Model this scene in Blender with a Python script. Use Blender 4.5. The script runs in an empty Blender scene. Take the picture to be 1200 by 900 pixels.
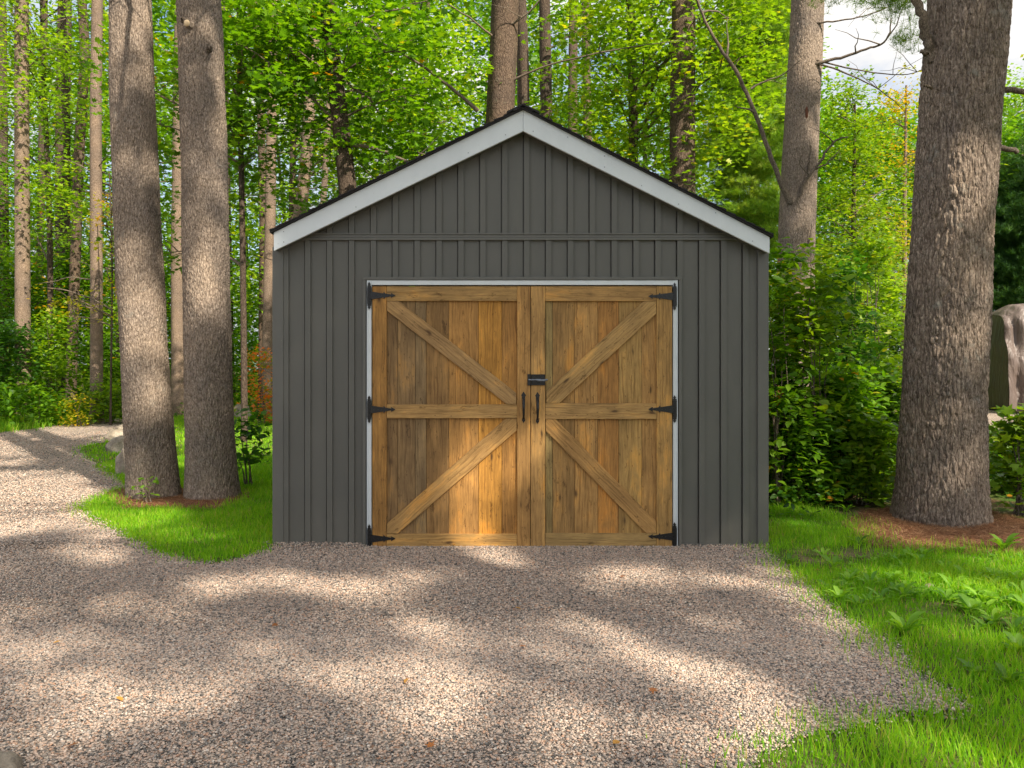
import bpy, bmesh, math
import numpy as np
from mathutils import Vector, Matrix, noise

S = bpy.context.scene
COL = S.collection
R = math.radians
rng = np.random.default_rng(7)

# ------------------------------------------------------------------ camera
F, D, H, HY = 900.0, 5.73, 1.337, 430.0     # focal px (of 1200), distance to shed front, eye height, horizon row
cam_d = bpy.data.cameras.new('camera'); cam = bpy.data.objects.new('camera', cam_d); COL.objects.link(cam)
cam.location = (0, -D, H); cam.rotation_euler = (R(90), 0, 0)
cam_d.sensor_width = 36.0; cam_d.lens = 36.0 * F / 1200.0
cam_d.shift_y = (HY - 450.0) / 1200.0
cam_d.clip_start = 0.05; cam_d.clip_end = 1000
S.camera = cam

# ------------------------------------------------------------------ light
AZ, EL = 40.0, 42.0
SUN = Vector((math.sin(R(AZ)) * math.cos(R(EL)), -math.cos(R(AZ)) * math.cos(R(EL)), math.sin(R(EL))))
sd = bpy.data.lights.new('sun', 'SUN'); so = bpy.data.objects.new('sun', sd); COL.objects.link(so)
so.rotation_euler = SUN.to_track_quat('Z', 'Y').to_euler(); so.location = (6, -8, 20)
sd.energy = 5.0; sd.angle = R(0.6); sd.color = (1.0, 0.90, 0.74)

W = bpy.data.worlds.new('World'); S.world = W; W.use_nodes = True
nt = W.node_tree; nt.nodes.clear()
def N(nt, t, **kw):
    n = nt.nodes.new(t)
    for k, v in kw.items(): setattr(n, k, v)
    return n
out = N(nt, 'ShaderNodeOutputWorld'); bg = N(nt, 'ShaderNodeBackground'); bg.inputs['Strength'].default_value = 0.125
sky = N(nt, 'ShaderNodeTexSky'); sky.sky_type = 'NISHITA'; sky.sun_disc = False
sky.sun_elevation = R(EL); sky.sun_rotation = R(180 - AZ); sky.air_density = 1.0; sky.dust_density = 1.5; sky.ozone_density = 1.0
tc = N(nt, 'ShaderNodeTexCoord'); mp = N(nt, 'ShaderNodeMapping'); mp.inputs['Scale'].default_value = (1, 1, 2.6)
nz = N(nt, 'ShaderNodeTexNoise'); nz.inputs['Scale'].default_value = 3.2; nz.inputs['Detail'].default_value = 7; nz.inputs['Roughness'].default_value = 0.58
cr = N(nt, 'ShaderNodeValToRGB'); cr.color_ramp.elements[0].position = 0.37; cr.color_ramp.elements[1].position = 0.57
mx = N(nt, 'ShaderNodeMix', data_type='RGBA'); cz = N(nt, 'ShaderNodeSeparateXYZ'); cg = N(nt, 'ShaderNodeValToRGB'); cg.color_ramp.elements[0].position = .12; cg.color_ramp.elements[0].color = (.42, .44, .47, 1); cg.color_ramp.elements[1].position = .60; cg.color_ramp.elements[1].color = (1, .95, .88, 1)
cs_ = N(nt, 'ShaderNodeVectorMath', operation='SCALE'); cs_.inputs['Scale'].default_value = 7.0; nz_c = N(nt, 'ShaderNodeTexNoise'); nz_c.inputs['Scale'].default_value = 6; nz_c.inputs['Detail'].default_value = 5
cm = N(nt, 'ShaderNodeMapRange'); cm.inputs['To Min'].default_value = 5.6; cm.inputs['To Max'].default_value = 8.2
L = nt.links.new
L(tc.outputs['Generated'], mp.inputs['Vector']); L(mp.outputs['Vector'], nz.inputs['Vector']); L(nz.outputs['Fac'], cr.inputs['Fac'])
L(tc.outputs['Generated'], cz.inputs[0]); L(cz.outputs['Z'], cg.inputs['Fac']); L(mp.outputs['Vector'], nz_c.inputs['Vector']); L(nz_c.outputs['Fac'], cm.inputs['Value']); L(cm.outputs[0], cs_.inputs['Scale']); L(cg.outputs['Color'], cs_.inputs[0]); L(cs_.outputs[0], mx.inputs['B'])
L(cr.outputs['Color'], mx.inputs['Factor']); L(sky.outputs['Color'], mx.inputs['A']); L(mx.outputs['Result'], bg.inputs['Color']); L(bg.outputs['Background'], out.inputs['Surface'])

S.view_settings.view_transform = 'Standard'; S.view_settings.look = 'None'
S.view_settings.exposure = 0.84; S.view_settings.gamma = 1.0; S.view_settings.use_curve_mapping = False
S.render.engine = 'CYCLES'
S.cycles.max_bounces = 7; S.cycles.diffuse_bounces = 4; S.cycles.transmission_bounces = 5; S.cycles.glossy_bounces = 2
S.cycles.use_denoising = True; S.cycles.sample_clamp_indirect = 6.0
S.cycles.use_adaptive_sampling = True; S.cycles.adaptive_threshold = 0.02

# ------------------------------------------------------------------ projection helpers
def P(px, py, Y): d = D + Y; return np.array(((px - 600) * d / F, Y, H - (py - HY) * d / F))
def G(px, py):
    d = H * F / (py - HY); return ((px - 600) * d / F, d - D)
def to_px(x, y, z):
    d = np.maximum(y + D, 0.05); return 600 + x * F / d, HY - (z - H) * F / d

# ------------------------------------------------------------------ mesh helpers
def mesh_np(name, v, f, mat, parent=None, origin=(0, 0, 0), smooth=False, tint=None, uv=None, col=None):
    v = np.asarray(v, dtype=np.float32) - np.asarray(origin, dtype=np.float32); f = np.asarray(f, dtype=np.int32)
    me = bpy.data.meshes.new(name); k = f.shape[1]
    me.vertices.add(len(v)); me.vertices.foreach_set('co', v.ravel())
    me.loops.add(f.size); me.loops.foreach_set('vertex_index', f.ravel())
    me.polygons.add(len(f)); me.polygons.foreach_set('loop_start', np.arange(0, f.size, k, dtype=np.int32))
    me.polygons.foreach_set('loop_total', np.full(len(f), k, dtype=np.int32))
    if smooth: me.polygons.foreach_set('use_smooth', np.ones(len(f), dtype=bool))
    if tint is not None:
        a = me.attributes.new('tint', 'FLOAT', 'POINT'); a.data.foreach_set('value', np.asarray(tint, dtype=np.float32))
    if col is not None:
        a = me.attributes.new('bcol', 'FLOAT_COLOR', 'POINT'); a.data.foreach_set('color', np.asarray(col, dtype=np.float32).ravel())
    if uv is not None:
        a = me.attributes.new('guv', 'FLOAT_VECTOR', 'POINT'); a.data.foreach_set('vector', np.asarray(uv, dtype=np.float32).ravel())
    me.update(calc_edges=True); me.materials.append(mat)
    o = bpy.data.objects.new(name, me); COL.objects.link(o)
    if parent is not None: o.parent = parent
    return o
def tag(o, label=None, cat=None, group=None, kind=None):
    if label: o['label'] = label
    if cat: o['category'] = cat
    if group: o['group'] = group
    if kind: o['kind'] = kind
    return o
def thing(name, label, cat, loc=(0, 0, 0), group=None, kind=None):
    o = bpy.data.objects.new(name, None); COL.objects.link(o); o.location = loc; o.empty_display_size = 0.2
    return tag(o, label, cat, group, kind)
def copy_tree(o, parent=None):
    c = o.copy(); COL.objects.link(c); c.parent = parent
    for ch in list(o.children): copy_tree(ch, c)
    return c
class MB:
    """collects simple solids into one mesh; every vertex carries a grain coordinate and a board colour"""
    def __init__(s): s.v = []; s.f = []; s.uv = []; s.c = []
    def add(s, v, f, uv=None, c=(1, 1, 1, 1)):
        b = len(s.v); s.v += [tuple(p) for p in v]; s.f += [tuple(i + b for i in q) for q in f]
        s.uv += [tuple(u) for u in (uv if uv is not None else [(p[2], p[0], 0) for p in v])]; s.c += [tuple(c)] * len(v)
    def box(s, x0, x1, y0, y1, z0, z1, c=(1, 1, 1, 1), seed=None, along='z'):
        v = [(x, y, z) for x in (x0, x1) for y in (y0, y1) for z in (z0, z1)]
        f = [(0, 1, 3, 2), (4, 6, 7, 5), (0, 4, 5, 1), (2, 3, 7, 6), (0, 2, 6, 4), (1, 5, 7, 3)]
        sd_ = rng.random() * 50 if seed is None else seed
        uv = [((p[2] if along == 'z' else p[0]) + sd_, (p[0] if along == 'z' else p[2]) + sd_ * 1.7, sd_) for p in v]
        s.add(v, f, uv, c)
    def prism(s, pts, y0, y1, c=(1, 1, 1, 1), dirv=(0, 1)):
        """pts: (x, z) outline, extruded between y0 (front) and y1"""
        n = len(pts); sd_ = rng.random() * 50; dx, dz = dirv; l = math.hypot(dx, dz); dx /= l; dz /= l
        a = sum(pts[i][0] * pts[(i + 1) % n][1] - pts[(i + 1) % n][0] * pts[i][1] for i in range(n))
        if a < 0: pts = pts[::-1]
        v = [(x, y0, z) for x, z in pts] + [(x, y1, z) for x, z in pts]
        uv = [(p[0] * dx + p[2] * dz + sd_, -p[0] * dz + p[2] * dx + sd_ * 1.7, sd_) for p in v]
        f = [tuple(range(n)), tuple(range(2 * n - 1, n - 1, -1))] + [(i, i + n, (i + 1) % n + n, (i + 1) % n) for i in range(n)]
        s.add(v, f, uv, c)
    def build(s, name, mat, parent=None, bevel=0.0, smooth=False, origin=(0, 0, 0)):
        me = bpy.data.meshes.new(name)
        o_ = Vector(origin); me.from_pydata([Vector(p) - o_ for p in s.v], [], s.f)
        a = me.attributes.new('guv', 'FLOAT_VECTOR', 'POINT'); a.data.foreach_set('vector', np.array(s.uv, dtype=np.float32).ravel())
        a = me.attributes.new('bcol', 'FLOAT_COLOR', 'POINT'); a.data.foreach_set('color', np.array(s.c, dtype=np.float32).ravel())
        bm = bmesh.new(); bm.from_mesh(me)
        bmesh.ops.recalc_face_normals(bm, faces=bm.faces)
        if bevel: bmesh.ops.bevel(bm, geom=bm.edges[:], offset=bevel, segments=1, affect='EDGES', profile=0.5)
        bm.to_mesh(me); bm.free(); me.materials.append(mat)
        if smooth:
            for p in me.polygons: p.use_smooth = True
        o = bpy.data.objects.new(name, me); COL.objects.link(o)
        if parent is not None: o.parent = parent
        return o
def tube_arrays(path, rad, n=8, cap=True):
    path = np.asarray(path, float); m = len(path); rad = np.broadcast_to(np.asarray(rad, float), (m,))
    t = np.gradient(path, axis=0); t /= np.linalg.norm(t, axis=1)[:, None] + 1e-9
    ref = np.array((1., 0, 0)) if abs(t[0][0]) < 0.8 else np.array((0, 1., 0))
    u = np.cross(t, ref); u /= np.linalg.norm(u, axis=1)[:, None] + 1e-9; w = np.cross(t, u)
    a = np.linspace(0, 2 * math.pi, n, endpoint=False)
    v = path[:, None, :] + rad[:, None, None] * (np.cos(a)[None, :, None] * u[:, None, :] + np.sin(a)[None, :, None] * w[:, None, :])
    v = v.reshape(-1, 3)
    i = np.arange(m - 1)[:, None] * n; j = np.arange(n)[None, :]; k = (j + 1) % n
    f = np.stack([i + j, i + k, i + n + k, i + n + j], -1).reshape(-1, 4)
    if cap:
        v = np.vstack([v, path[-1:] + t[-1] * rad[-1] * 0.3]); c = len(v) - 1; b = (m - 1) * n
        f = np.vstack([f, np.stack([b + np.arange(n), b + (np.arange(n) + 1) % n, np.full(n, c), np.full(n, c)], -1)])
    return v, f
class Tubes:
    def __init__(s): s.v = []; s.f = []; s.n = 0
    def add(s, path, rad, n=6):
        v, f = tube_arrays(path, rad, n); s.v.append(v); s.f.append(f + s.n); s.n += len(v)
    def build(s, name, mat, parent=None, origin=(0, 0, 0)):
        f = np.vstack(s.f); o = mesh_np(name, np.vstack(s.v), f, mat, parent, origin, smooth=True); o.data.validate(); return o
def rotz_tilt(n, yaw=None, tilt=None, az=None, r=rng):
    """n random rotation matrices: leaf plane spun by yaw then tilted by tilt towards az"""
    yaw = r.random(n) * 2 * math.pi if yaw is None else yaw; az = r.random(n) * 2 * math.pi if az is None else az
    c, s = np.cos(yaw), np.sin(yaw); Z = np.zeros((n, 3, 3)); Z[:, 0, 0] = c; Z[:, 0, 1] = -s; Z[:, 1, 0] = s; Z[:, 1, 1] = c; Z[:, 2, 2] = 1
    k = np.stack([np.cos(az), np.sin(az), np.zeros(n)], -1); ct, st = np.cos(tilt)[:, None, None], np.sin(tilt)[:, None, None]
    K = np.zeros((n, 3, 3)); K[:, 0, 1] = -k[:, 2]; K[:, 0, 2] = k[:, 1]; K[:, 1, 0] = k[:, 2]; K[:, 1, 2] = -k[:, 0]; K[:, 2, 0] = -k[:, 1]; K[:, 2, 1] = k[:, 0]
    T = np.eye(3)[None] * ct + st * K + (1 - ct) * k[:, :, None] * k[:, None, :]
    return T @ Z
def inst(tmpl, pos, rot, sc):
    tv, tf = tmpl; n = len(pos); tv = np.asarray(tv, float); tf = np.asarray(tf)
    sc = np.asarray(sc, float); sc = sc[:, None] * np.ones(3) if sc.ndim == 1 else sc
    v = np.einsum('nij,nkj->nki', rot, tv[None] * sc[:, None, :]) + pos[:, None, :]
    f = tf[None] + (np.arange(n) * len(tv))[:, None, None]
    return v.reshape(-1, 3), f.reshape(-1, tf.shape[1])
# leaf shapes, one unit long, growing along +y
KITE = ([(0, 0, 0), (.34, .42, .07), (0, 1, -.06), (-.34, .42, .07)], [(0, 1, 2), (0, 2, 3)])
OVAL = ([(0, 0, 0), (.26, .28, .06), (.24, .62, .05), (0, 1, -.1), (-.24, .62, .05), (-.26, .28, .06), (0, .45, 0)],
        [(6, 0, 1), (6, 1, 2), (6, 2, 3), (6, 3, 4), (6, 4, 5), (6, 5, 0)])
LOBED = ([(0, 0, 0), (.50, .18, .03), (.26, .34, 0), (.52, .66, .05), (.17, .60, 0), (0, 1.04, -.08), (-.17, .60, 0), (-.52, .66, .05), (-.26, .34, 0), (-.50, .18, .03), (0, .38, -.03)],
         [(10, i, (i + 1) % 10) for i in range(10)])
LOBE3 = ([(0, 0, 0), (.5, .55, .05), (.16, .52, 0), (0, 1, -.07), (-.16, .52, 0), (-.5, .55, .05)], [(0, 1, 2), (0, 2, 3), (0, 3, 4), (0, 4, 5)])
def tuft(n=14, w=.018, seed=1):
    r = np.random.default_rng(seed); v = []; f = []
    for i in range(n):
        a = r.random() * 6.283; e = r.uniform(-.35, 1.2); d = np.array((math.cos(a) * math.cos(e), math.sin(a) * math.cos(e), math.sin(e)))
        s = np.cross(d, (0, 0, 1)); s /= np.linalg.norm(s) + 1e-6
        b = len(v); v += [s * w, -s * w, d]; f.append((b, b + 1, b + 2))
    return np.array(v), np.array(f)
TUFT = tuft(); TUFT_D = tuft(22, .03, 3)

# ------------------------------------------------------------------ materials
def newmat(name):
    m = bpy.data.materials.new(name); m.use_nodes = True; nt = m.node_tree; nt.nodes.clear()
    o = N(nt, 'ShaderNodeOutputMaterial'); return m, nt, o
def ramp(nt, fac, stops, interp='LINEAR'):
    r = N(nt, 'ShaderNodeValToRGB'); e = r.color_ramp; e.interpolation = interp
    while len(e.elements) < len(stops): e.elements.new(0.5)
    for el, (p, c) in zip(e.elements, stops): el.position = p; el.color = (*c, 1) if len(c) == 3 else c
    nt.links.new(fac, r.inputs['Fac']); return r.outputs['Color']
def mixc(nt, fac, a, b, blend='MIX'):
    m = N(nt, 'ShaderNodeMix', data_type='RGBA', blend_type=blend)
    for s, x in (('Factor', fac), ('A', a), ('B', b)):
        if isinstance(x, (int, float)): m.inputs[s].default_value = x
        elif isinstance(x, tuple): m.inputs[s].default_value = (*x, 1)
        else: nt.links.new(x, m.inputs[s])
    return m.outputs['Result']
def noise_t(nt, vec, scale, detail=4, rough=.55, dist=0):
    n = N(nt, 'ShaderNodeTexNoise'); n.inputs['Scale'].default_value = scale; n.inputs['Detail'].default_value = detail
    n.inputs['Roughness'].default_value = rough; n.inputs['Distortion'].default_value = dist; nt.links.new(vec, n.inputs['Vector']); return n.outputs['Fac']
def mapping(nt, vec, scale, loc=(0, 0, 0)):
    m = N(nt, 'ShaderNodeMapping'); m.inputs['Scale'].default_value = scale; m.inputs['Location'].default_value = loc; nt.links.new(vec, m.inputs['Vector']); return m.outputs['Vector']
def bump(nt, h, strength, dist, normal=None):
    b = N(nt, 'ShaderNodeBump'); b.inputs['Strength'].default_value = strength; b.inputs['Distance'].default_value = dist
    nt.links.new(h, b.inputs['Height'])
    if normal is not None: nt.links.new(normal, b.inputs['Normal'])
    return b.outputs['Normal']
def pbsdf(nt, o, color, rough=.6, normal=None, metal=0, spec=.5):
    p = N(nt, 'ShaderNodeBsdfPrincipled')
    if isinstance(color, tuple): p.inputs['Base Color'].default_value = (*color, 1)
    else: nt.links.new(color, p.inputs['Base Color'])
    if isinstance(rough, (int, float)): p.inputs['Roughness'].default_value = rough
    else: nt.links.new(rough, p.inputs['Roughness'])
    p.inputs['Metallic'].default_value = metal; p.inputs['Specular IOR Level'].default_value = spec
    if normal is not None: nt.links.new(normal, p.inputs['Normal'])
    if o is not None: nt.links.new(p.outputs[0], o.inputs['Surface'])
    return p
def leafmat(name, stops, trans=.42, tmul=(2.2, 2.15, .6), rough=.45, spec=.35):
    m, nt, o = newmat(name)
    a = N(nt, 'ShaderNodeAttribute', attribute_name='tint'); c = ramp(nt, a.outputs['Fac'], stops)
    oi = N(nt, 'ShaderNodeObjectInfo'); hs = N(nt, 'ShaderNodeHueSaturation'); nt.links.new(c, hs.inputs['Color'])
    mr = N(nt, 'ShaderNodeMapRange'); mr.inputs['To Min'].default_value = .8; mr.inputs['To Max'].default_value = 1.2; nt.links.new(oi.outputs['Random'], mr.inputs['Value']); nt.links.new(mr.outputs[0], hs.inputs['Value'])
    c = hs.outputs['Color']
    p = pbsdf(nt, None, c, rough, spec=spec)
    t = N(nt, 'ShaderNodeBsdfTranslucent'); tcol = mixc(nt, 1.0, c, tmul, 'MULTIPLY'); nt.links.new(tcol, t.inputs['Color'])
    s = N(nt, 'ShaderNodeMixShader'); s.inputs[0].default_value = trans
    nt.links.new(p.outputs[0], s.inputs[1]); nt.links.new(t.outputs[0], s.inputs[2]); nt.links.new(s.outputs[0], o.inputs['Surface'])
    return m
M = {}
M['maple'] = leafmat('maple_leaves', [(0, (.030, .090, .006)), (.5, (.085, .195, .008)), (.9, (.165, .290, .010)), (.975, (.30, .30, .012)), (1, (.45, .20, .01))])
M['lime'] = leafmat('lime_leaves', [(0, (.065, .150, .008)), (.5, (.155, .280, .012)), (.9, (.27, .38, .018)), (1, (.42, .38, .02))])  # bright yellow-green leaf tones
M['dark'] = leafmat('dark_leaves', [(0, (.022, .075, .010)), (.6, (.045, .135, .014)), (1, (.10, .22, .022))])  # deep green leaf tones
M['yellow'] = leafmat('yellow_leaves', [(0, (.20, .26, .012)), (.6, (.42, .38, .015)), (1, (.60, .30, .02))])
M['autumn'] = leafmat('autumn_leaves', [(0, (.12, .22, .02)), (.45, (.25, .28, .03)), (.6, (.60, .20, .03)), (1, (.65, .10, .04))])
M['needle'] = leafmat('pine_needles_green', [(0, (.075, .170, .020)), (.6, (.165, .290, .035)), (1, (.30, .38, .05))], .35, rough=.6)
M['ndark'] = leafmat('pine_needles_dark', [(0, (.020, .065, .018)), (.6, (.045, .115, .028)), (1, (.08, .15, .035))], .25, rough=.6)
M['grass'] = leafmat('grass_blades', [(0, (.080, .215, .006)), (.55, (.150, .345, .010)), (.92, (.27, .45, .02)), (.96, (.35, .34, .08)), (1, (.45, .36, .14))], .38, rough=.55, spec=.2)
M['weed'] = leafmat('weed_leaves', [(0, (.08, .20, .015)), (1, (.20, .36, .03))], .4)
M['deadleaf'] = leafmat('fallen_leaf_orange', [(0, (.42, .14, .03)), (.5, (.30, .12, .04)), (1, (.50, .26, .05))], .15, (1, 1, 1))

def barkmat(name, c_lo, c_mid, c_hi, plate=11., stretch=.28, bstr=.8, lichen=None, edge=.85):
    m, nt, o = newmat(name)
    t = N(nt, 'ShaderNodeTexCoord'); v = mapping(nt, t.outputs['Object'], (1, 1, stretch))
    nzv = N(nt, 'ShaderNodeTexNoise'); nzv.inputs['Scale'].default_value = 9; nzv.inputs['Detail'].default_value = 3; nt.links.new(v, nzv.inputs['Vector'])
    vv = N(nt, 'ShaderNodeVectorMath', operation='MULTIPLY_ADD'); nt.links.new(nzv.outputs['Color'], vv.inputs[0]); vv.inputs[1].default_value = (.10, .10, .10); nt.links.new(v, vv.inputs[2])
    vo = N(nt, 'ShaderNodeTexVoronoi', feature='DISTANCE_TO_EDGE'); vo.inputs['Scale'].default_value = plate * 2.2; nt.links.new(vv.outputs[0], vo.inputs['Vector'])
    n1 = noise_t(nt, v, plate * 5, 6, .7); n2 = noise_t(nt, t.outputs['Object'], 2.2, 4, .6); n3 = noise_t(nt, mapping(nt, t.outputs['Object'], (1, 1, .6)), 60, 3, .6)
    c = ramp(nt, n1, [(.30, c_lo), (.52, c_mid), (.72, c_hi)])
    e = ramp(nt, vo.outputs['Distance'], [(0, (.42, .38, .36)), (.10, (1, 1, 1))])
    c = mixc(nt, edge, c, e, 'MULTIPLY'); c = mixc(nt, 1.0, c, ramp(nt, noise_t(nt, mapping(nt, t.outputs['Object'], (1, 1, .5)), 85, 3, .75), [(.36, (.52, .50, .48)), (.5, (1, 1, 1)), (.66, (1.3, 1.28, 1.25))]), 'MULTIPLY')
    c = mixc(nt, 1.0, c, ramp(nt, n2, [(.3, (.72, .72, .75)), (.7, (1.18, 1.12, 1.05))]), 'MULTIPLY')
    if lichen: c = mixc(nt, ramp(nt, noise_t(nt, t.outputs['Object'], 5, 5, .7), [(.60, (0, 0, 0)), (.74, (.55, .55, .55))]), c, lichen)
    h = mixc(nt, 1 - .75 * edge, ramp(nt, vo.outputs['Distance'], [(0, (0, 0, 0)), (.16, (1, 1, 1))]), n3)
    pbsdf(nt, o, c, .92, bump(nt, h, bstr, .018), spec=.15); return m
M['bark_near'] = barkmat('pine_bark_near', (.135, .107, .088), (.26, .210, .170), (.42, .36, .30), 13, .17, .9, (.26, .27, .24), edge=.6)
M['bark_fine'] = barkmat('pine_bark_fine', (.165, .132, .106), (.30, .245, .198), (.46, .395, .335), 19, .22, .9, (.28, .265, .23), edge=.42)
M['bark_mid'] = barkmat('brown_bark', (.075, .055, .042), (.15, .11, .082), (.25, .195, .15), 16, .3, .6, (.18, .19, .14))
M['bark_dark'] = barkmat('dark_bark', (.055, .042, .034), (.105, .080, .062), (.17, .135, .105), 14, .3, .6, (.13, .16, .10))
M['bark_pale'] = barkmat('pale_bark', (.13, .095, .068), (.27, .205, .155), (.46, .39, .32), 22, .45, .5)
M['twig'] = barkmat('twig_bark', (.10, .08, .065), (.20, .165, .13), (.32, .28, .23), 30, .5, .3)

# gravel
def gravel_nodes(nt, vec, scale):
    vo = N(nt, 'ShaderNodeTexVoronoi'); vo.inputs['Scale'].default_value = scale; nt.links.new(vec, vo.inputs['Vector'])
    ve = N(nt, 'ShaderNodeTexVoronoi', feature='DISTANCE_TO_EDGE'); ve.inputs['Scale'].default_value = scale; nt.links.new(vec, ve.inputs['Vector'])
    s = N(nt, 'ShaderNodeSeparateColor'); nt.links.new(vo.outputs['Color'], s.inputs[0])
    return s.outputs[0], ve.outputs['Distance'], vo.outputs['Distance']
GST = [(0, (.08, .078, .075)), (.12, (.19, .175, .16)), (.32, (.37, .32, .275)), (.52, (.49, .38, .305)), (.72, (.59, .47, .38)), (.86, (.47, .285, .19)), (.93, (.72, .64, .55)), (1, (.22, .21, .20))]
m, nt, o = newmat('gravel'); t = N(nt, 'ShaderNodeTexCoord')
r_, e_, d_ = gravel_nodes(nt, t.outputs['Object'], 78)
c = ramp(nt, r_, GST, 'CONSTANT'); c = mixc(nt, 1, c, ramp(nt, noise_t(nt, t.outputs['Object'], .9, 5, .6), [(.3, (.78, .77, .76)), (.7, (1.12, 1.08, 1.05))]), 'MULTIPLY')
c = mixc(nt, 1, c, ramp(nt, noise_t(nt, t.outputs['Object'], 25, 3, .7), [(.3, (.75, .75, .75)), (.7, (1.15, 1.15, 1.15))]), 'MULTIPLY')
pbsdf(nt, o, c, .85, bump(nt, ramp(nt, e_, [(0, (0, 0, 0)), (.25, (1, 1, 1))]), .8, .007), spec=.25); M['gravel'] = m
m, nt, o = newmat('gravel_stone'); a = N(nt, 'ShaderNodeAttribute', attribute_name='tint'); t = N(nt, 'ShaderNodeTexCoord')
c = ramp(nt, a.outputs['Fac'], GST); c = mixc(nt, 1, c, ramp(nt, noise_t(nt, t.outputs['Object'], 230, 2, .7), [(.3, (.7, .7, .72)), (.7, (1.25, 1.2, 1.15))]), 'MULTIPLY')
pbsdf(nt, o, c, .8, spec=.3); M['stone'] = m
# soil / forest floor
m, nt, o = newmat('forest_floor'); t = N(nt, 'ShaderNodeTexCoord'); g = t.outputs['Object']
c = ramp(nt, noise_t(nt, g, 45, 5, .7), [(.3, (.045, .028, .016)), (.5, (.11, .070, .038)), (.7, (.20, .125, .065))])
c = mixc(nt, ramp(nt, noise_t(nt, g, 1.6, 6, .65), [(.42, (0, 0, 0)), (.58, (1, 1, 1))]), c, ramp(nt, noise_t(nt, g, 70, 3, .7), [(.3, (.03, .07, .012)), (.7, (.08, .15, .02))]))
pbsdf(nt, o, c, .95, bump(nt, noise_t(nt, g, 60, 5, .7), .8, .02), spec=.1); M['floor'] = m
m, nt, o = newmat('lawn_soil'); t = N(nt, 'ShaderNodeTexCoord'); g = t.outputs['Object']
c = ramp(nt, noise_t(nt, g, 55, 5, .7), [(.3, (.045, .085, .012)), (.5, (.08, .13, .02)), (.7, (.15, .15, .05))])
c = mixc(nt, ramp(nt, noise_t(nt, g, 2.6, 6, .7), [(.46, (0, 0, 0)), (.60, (1, 1, 1))]), c, ramp(nt, noise_t(nt, g, 40, 5, .7), [(.3, (.11, .075, .045)), (.7, (.26, .19, .12))]))
pbsdf(nt, o, c, .95, bump(nt, noise_t(nt, g, 60, 5, .7), .8, .02), spec=.1); M['lawn'] = m
m, nt, o = newmat('needle_mulch'); t = N(nt, 'ShaderNodeTexCoord'); g = t.outputs['Object']
c = ramp(nt, noise_t(nt, g, 90, 5, .75), [(.3, (.10, .040, .018)), (.5, (.25, .11, .048)), (.7, (.42, .22, .11))])
pbsdf(nt, o, c, .9, bump(nt, noise_t(nt, g, 90, 5, .75), 1, .02), spec=.1); M['mulch'] = m
m, nt, o = newmat('fallen_needle'); a = N(nt, 'ShaderNodeAttribute', attribute_name='tint')
pbsdf(nt, o, ramp(nt, a.outputs['Fac'], [(0, (.12, .048, .022)), (.5, (.28, .125, .058)), (1, (.48, .29, .16))]), .8, spec=.2); M['needle_dead'] = m
# boulder
m, nt, o = newmat('boulder_stone'); t = N(nt, 'ShaderNodeTexCoord'); g = t.outputs['Object']
c = ramp(nt, noise_t(nt, g, 3.5, 8, .7), [(.35, (.14, .115, .085)), (.5, (.30, .25, .19)), (.65, (.46, .40, .32))])
c = mixc(nt, ramp(nt, noise_t(nt, g, 40, 4, .7), [(.55, (0, 0, 0)), (.7, (.7, .7, .7))]), c, (.16, .14, .12))
pbsdf(nt, o, c, .85, bump(nt, noise_t(nt, g, 22, 6, .7), .7, .03), spec=.3); M['rock'] = m
# siding
def paint(name, col, rough, grime=.12, scale=3.0, metal=0, spec=.5):
    m, nt, o = newmat(name); t = N(nt, 'ShaderNodeTexCoord'); g = t.outputs['Object']
    n = noise_t(nt, mapping(nt, g, (1.6, 1.6, .5)), scale, 6, .65); n2 = noise_t(nt, g, 160, 2, .5)
    c = mixc(nt, 1, col, ramp(nt, n, [(.3, (1 - grime,) * 3), (.7, (1 + grime * .6, 1 + grime * .5, 1 + grime * .4))]), 'MULTIPLY')
    dust = N(nt, 'ShaderNodeSeparateXYZ'); nt.links.new(g, dust.inputs[0])
    dm = N(nt, 'ShaderNodeMapRange'); dm.inputs['From Min'].default_value = .02; dm.inputs['From Max'].default_value = .38; dm.inputs['To Min'].default_value = .30; dm.inputs['To Max'].default_value = 0; nt.links.new(dust.outputs['Z'], dm.inputs['Value'])
    mm = N(nt, 'ShaderNodeMath', operation='MULTIPLY'); nt.links.new(dm.outputs[0], mm.inputs[0]); nt.links.new(noise_t(nt, g, 9, 6, .7), mm.inputs[1])
    c = mixc(nt, mm.outputs[0], c, (.26, .22, .17))
    sp = ramp(nt, noise_t(nt, g, 95, 1, .5), [(.765, (0, 0, 0)), (.79, (.4, .4, .4))]); c = mixc(nt, sp, c, (.32, .31, .28))
    pbsdf(nt, o, c, rough, bump(nt, n2, .12, .002), metal, spec); return m
M['siding'] = paint('charcoal_siding', (.100, .099, .087), .52)
M['trim'] = paint('charcoal_trim', (.108, .107, .095), .5)
M['white'] = paint('white_trim', (.64, .69, .72), .6, .07)
M['black'] = paint('black_iron', (.012, .012, .013), .42, .2, 30, 0, .6)
m, nt, o = newmat('wrought_black'); t = N(nt, 'ShaderNodeTexCoord'); pbsdf(nt, o, (.006, .006, .007), .38, bump(nt, noise_t(nt, t.outputs['Object'], 120, 3, .6), .25, .001), spec=.5); M['black'] = m
M['steel'] = paint('bluish_steel', (.16, .18, .21), .3, .2, 30, .6, .6)  # blue-grey tone carries the bolt's highlight; nail heads share it
m, nt, o = newmat('asphalt_shingle'); t = N(nt, 'ShaderNodeTexCoord'); g = t.outputs['Object']
c = ramp(nt, noise_t(nt, g, 180, 2, .7), [(.3, (.012, .012, .013)), (.7, (.05, .048, .05))])
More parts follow.
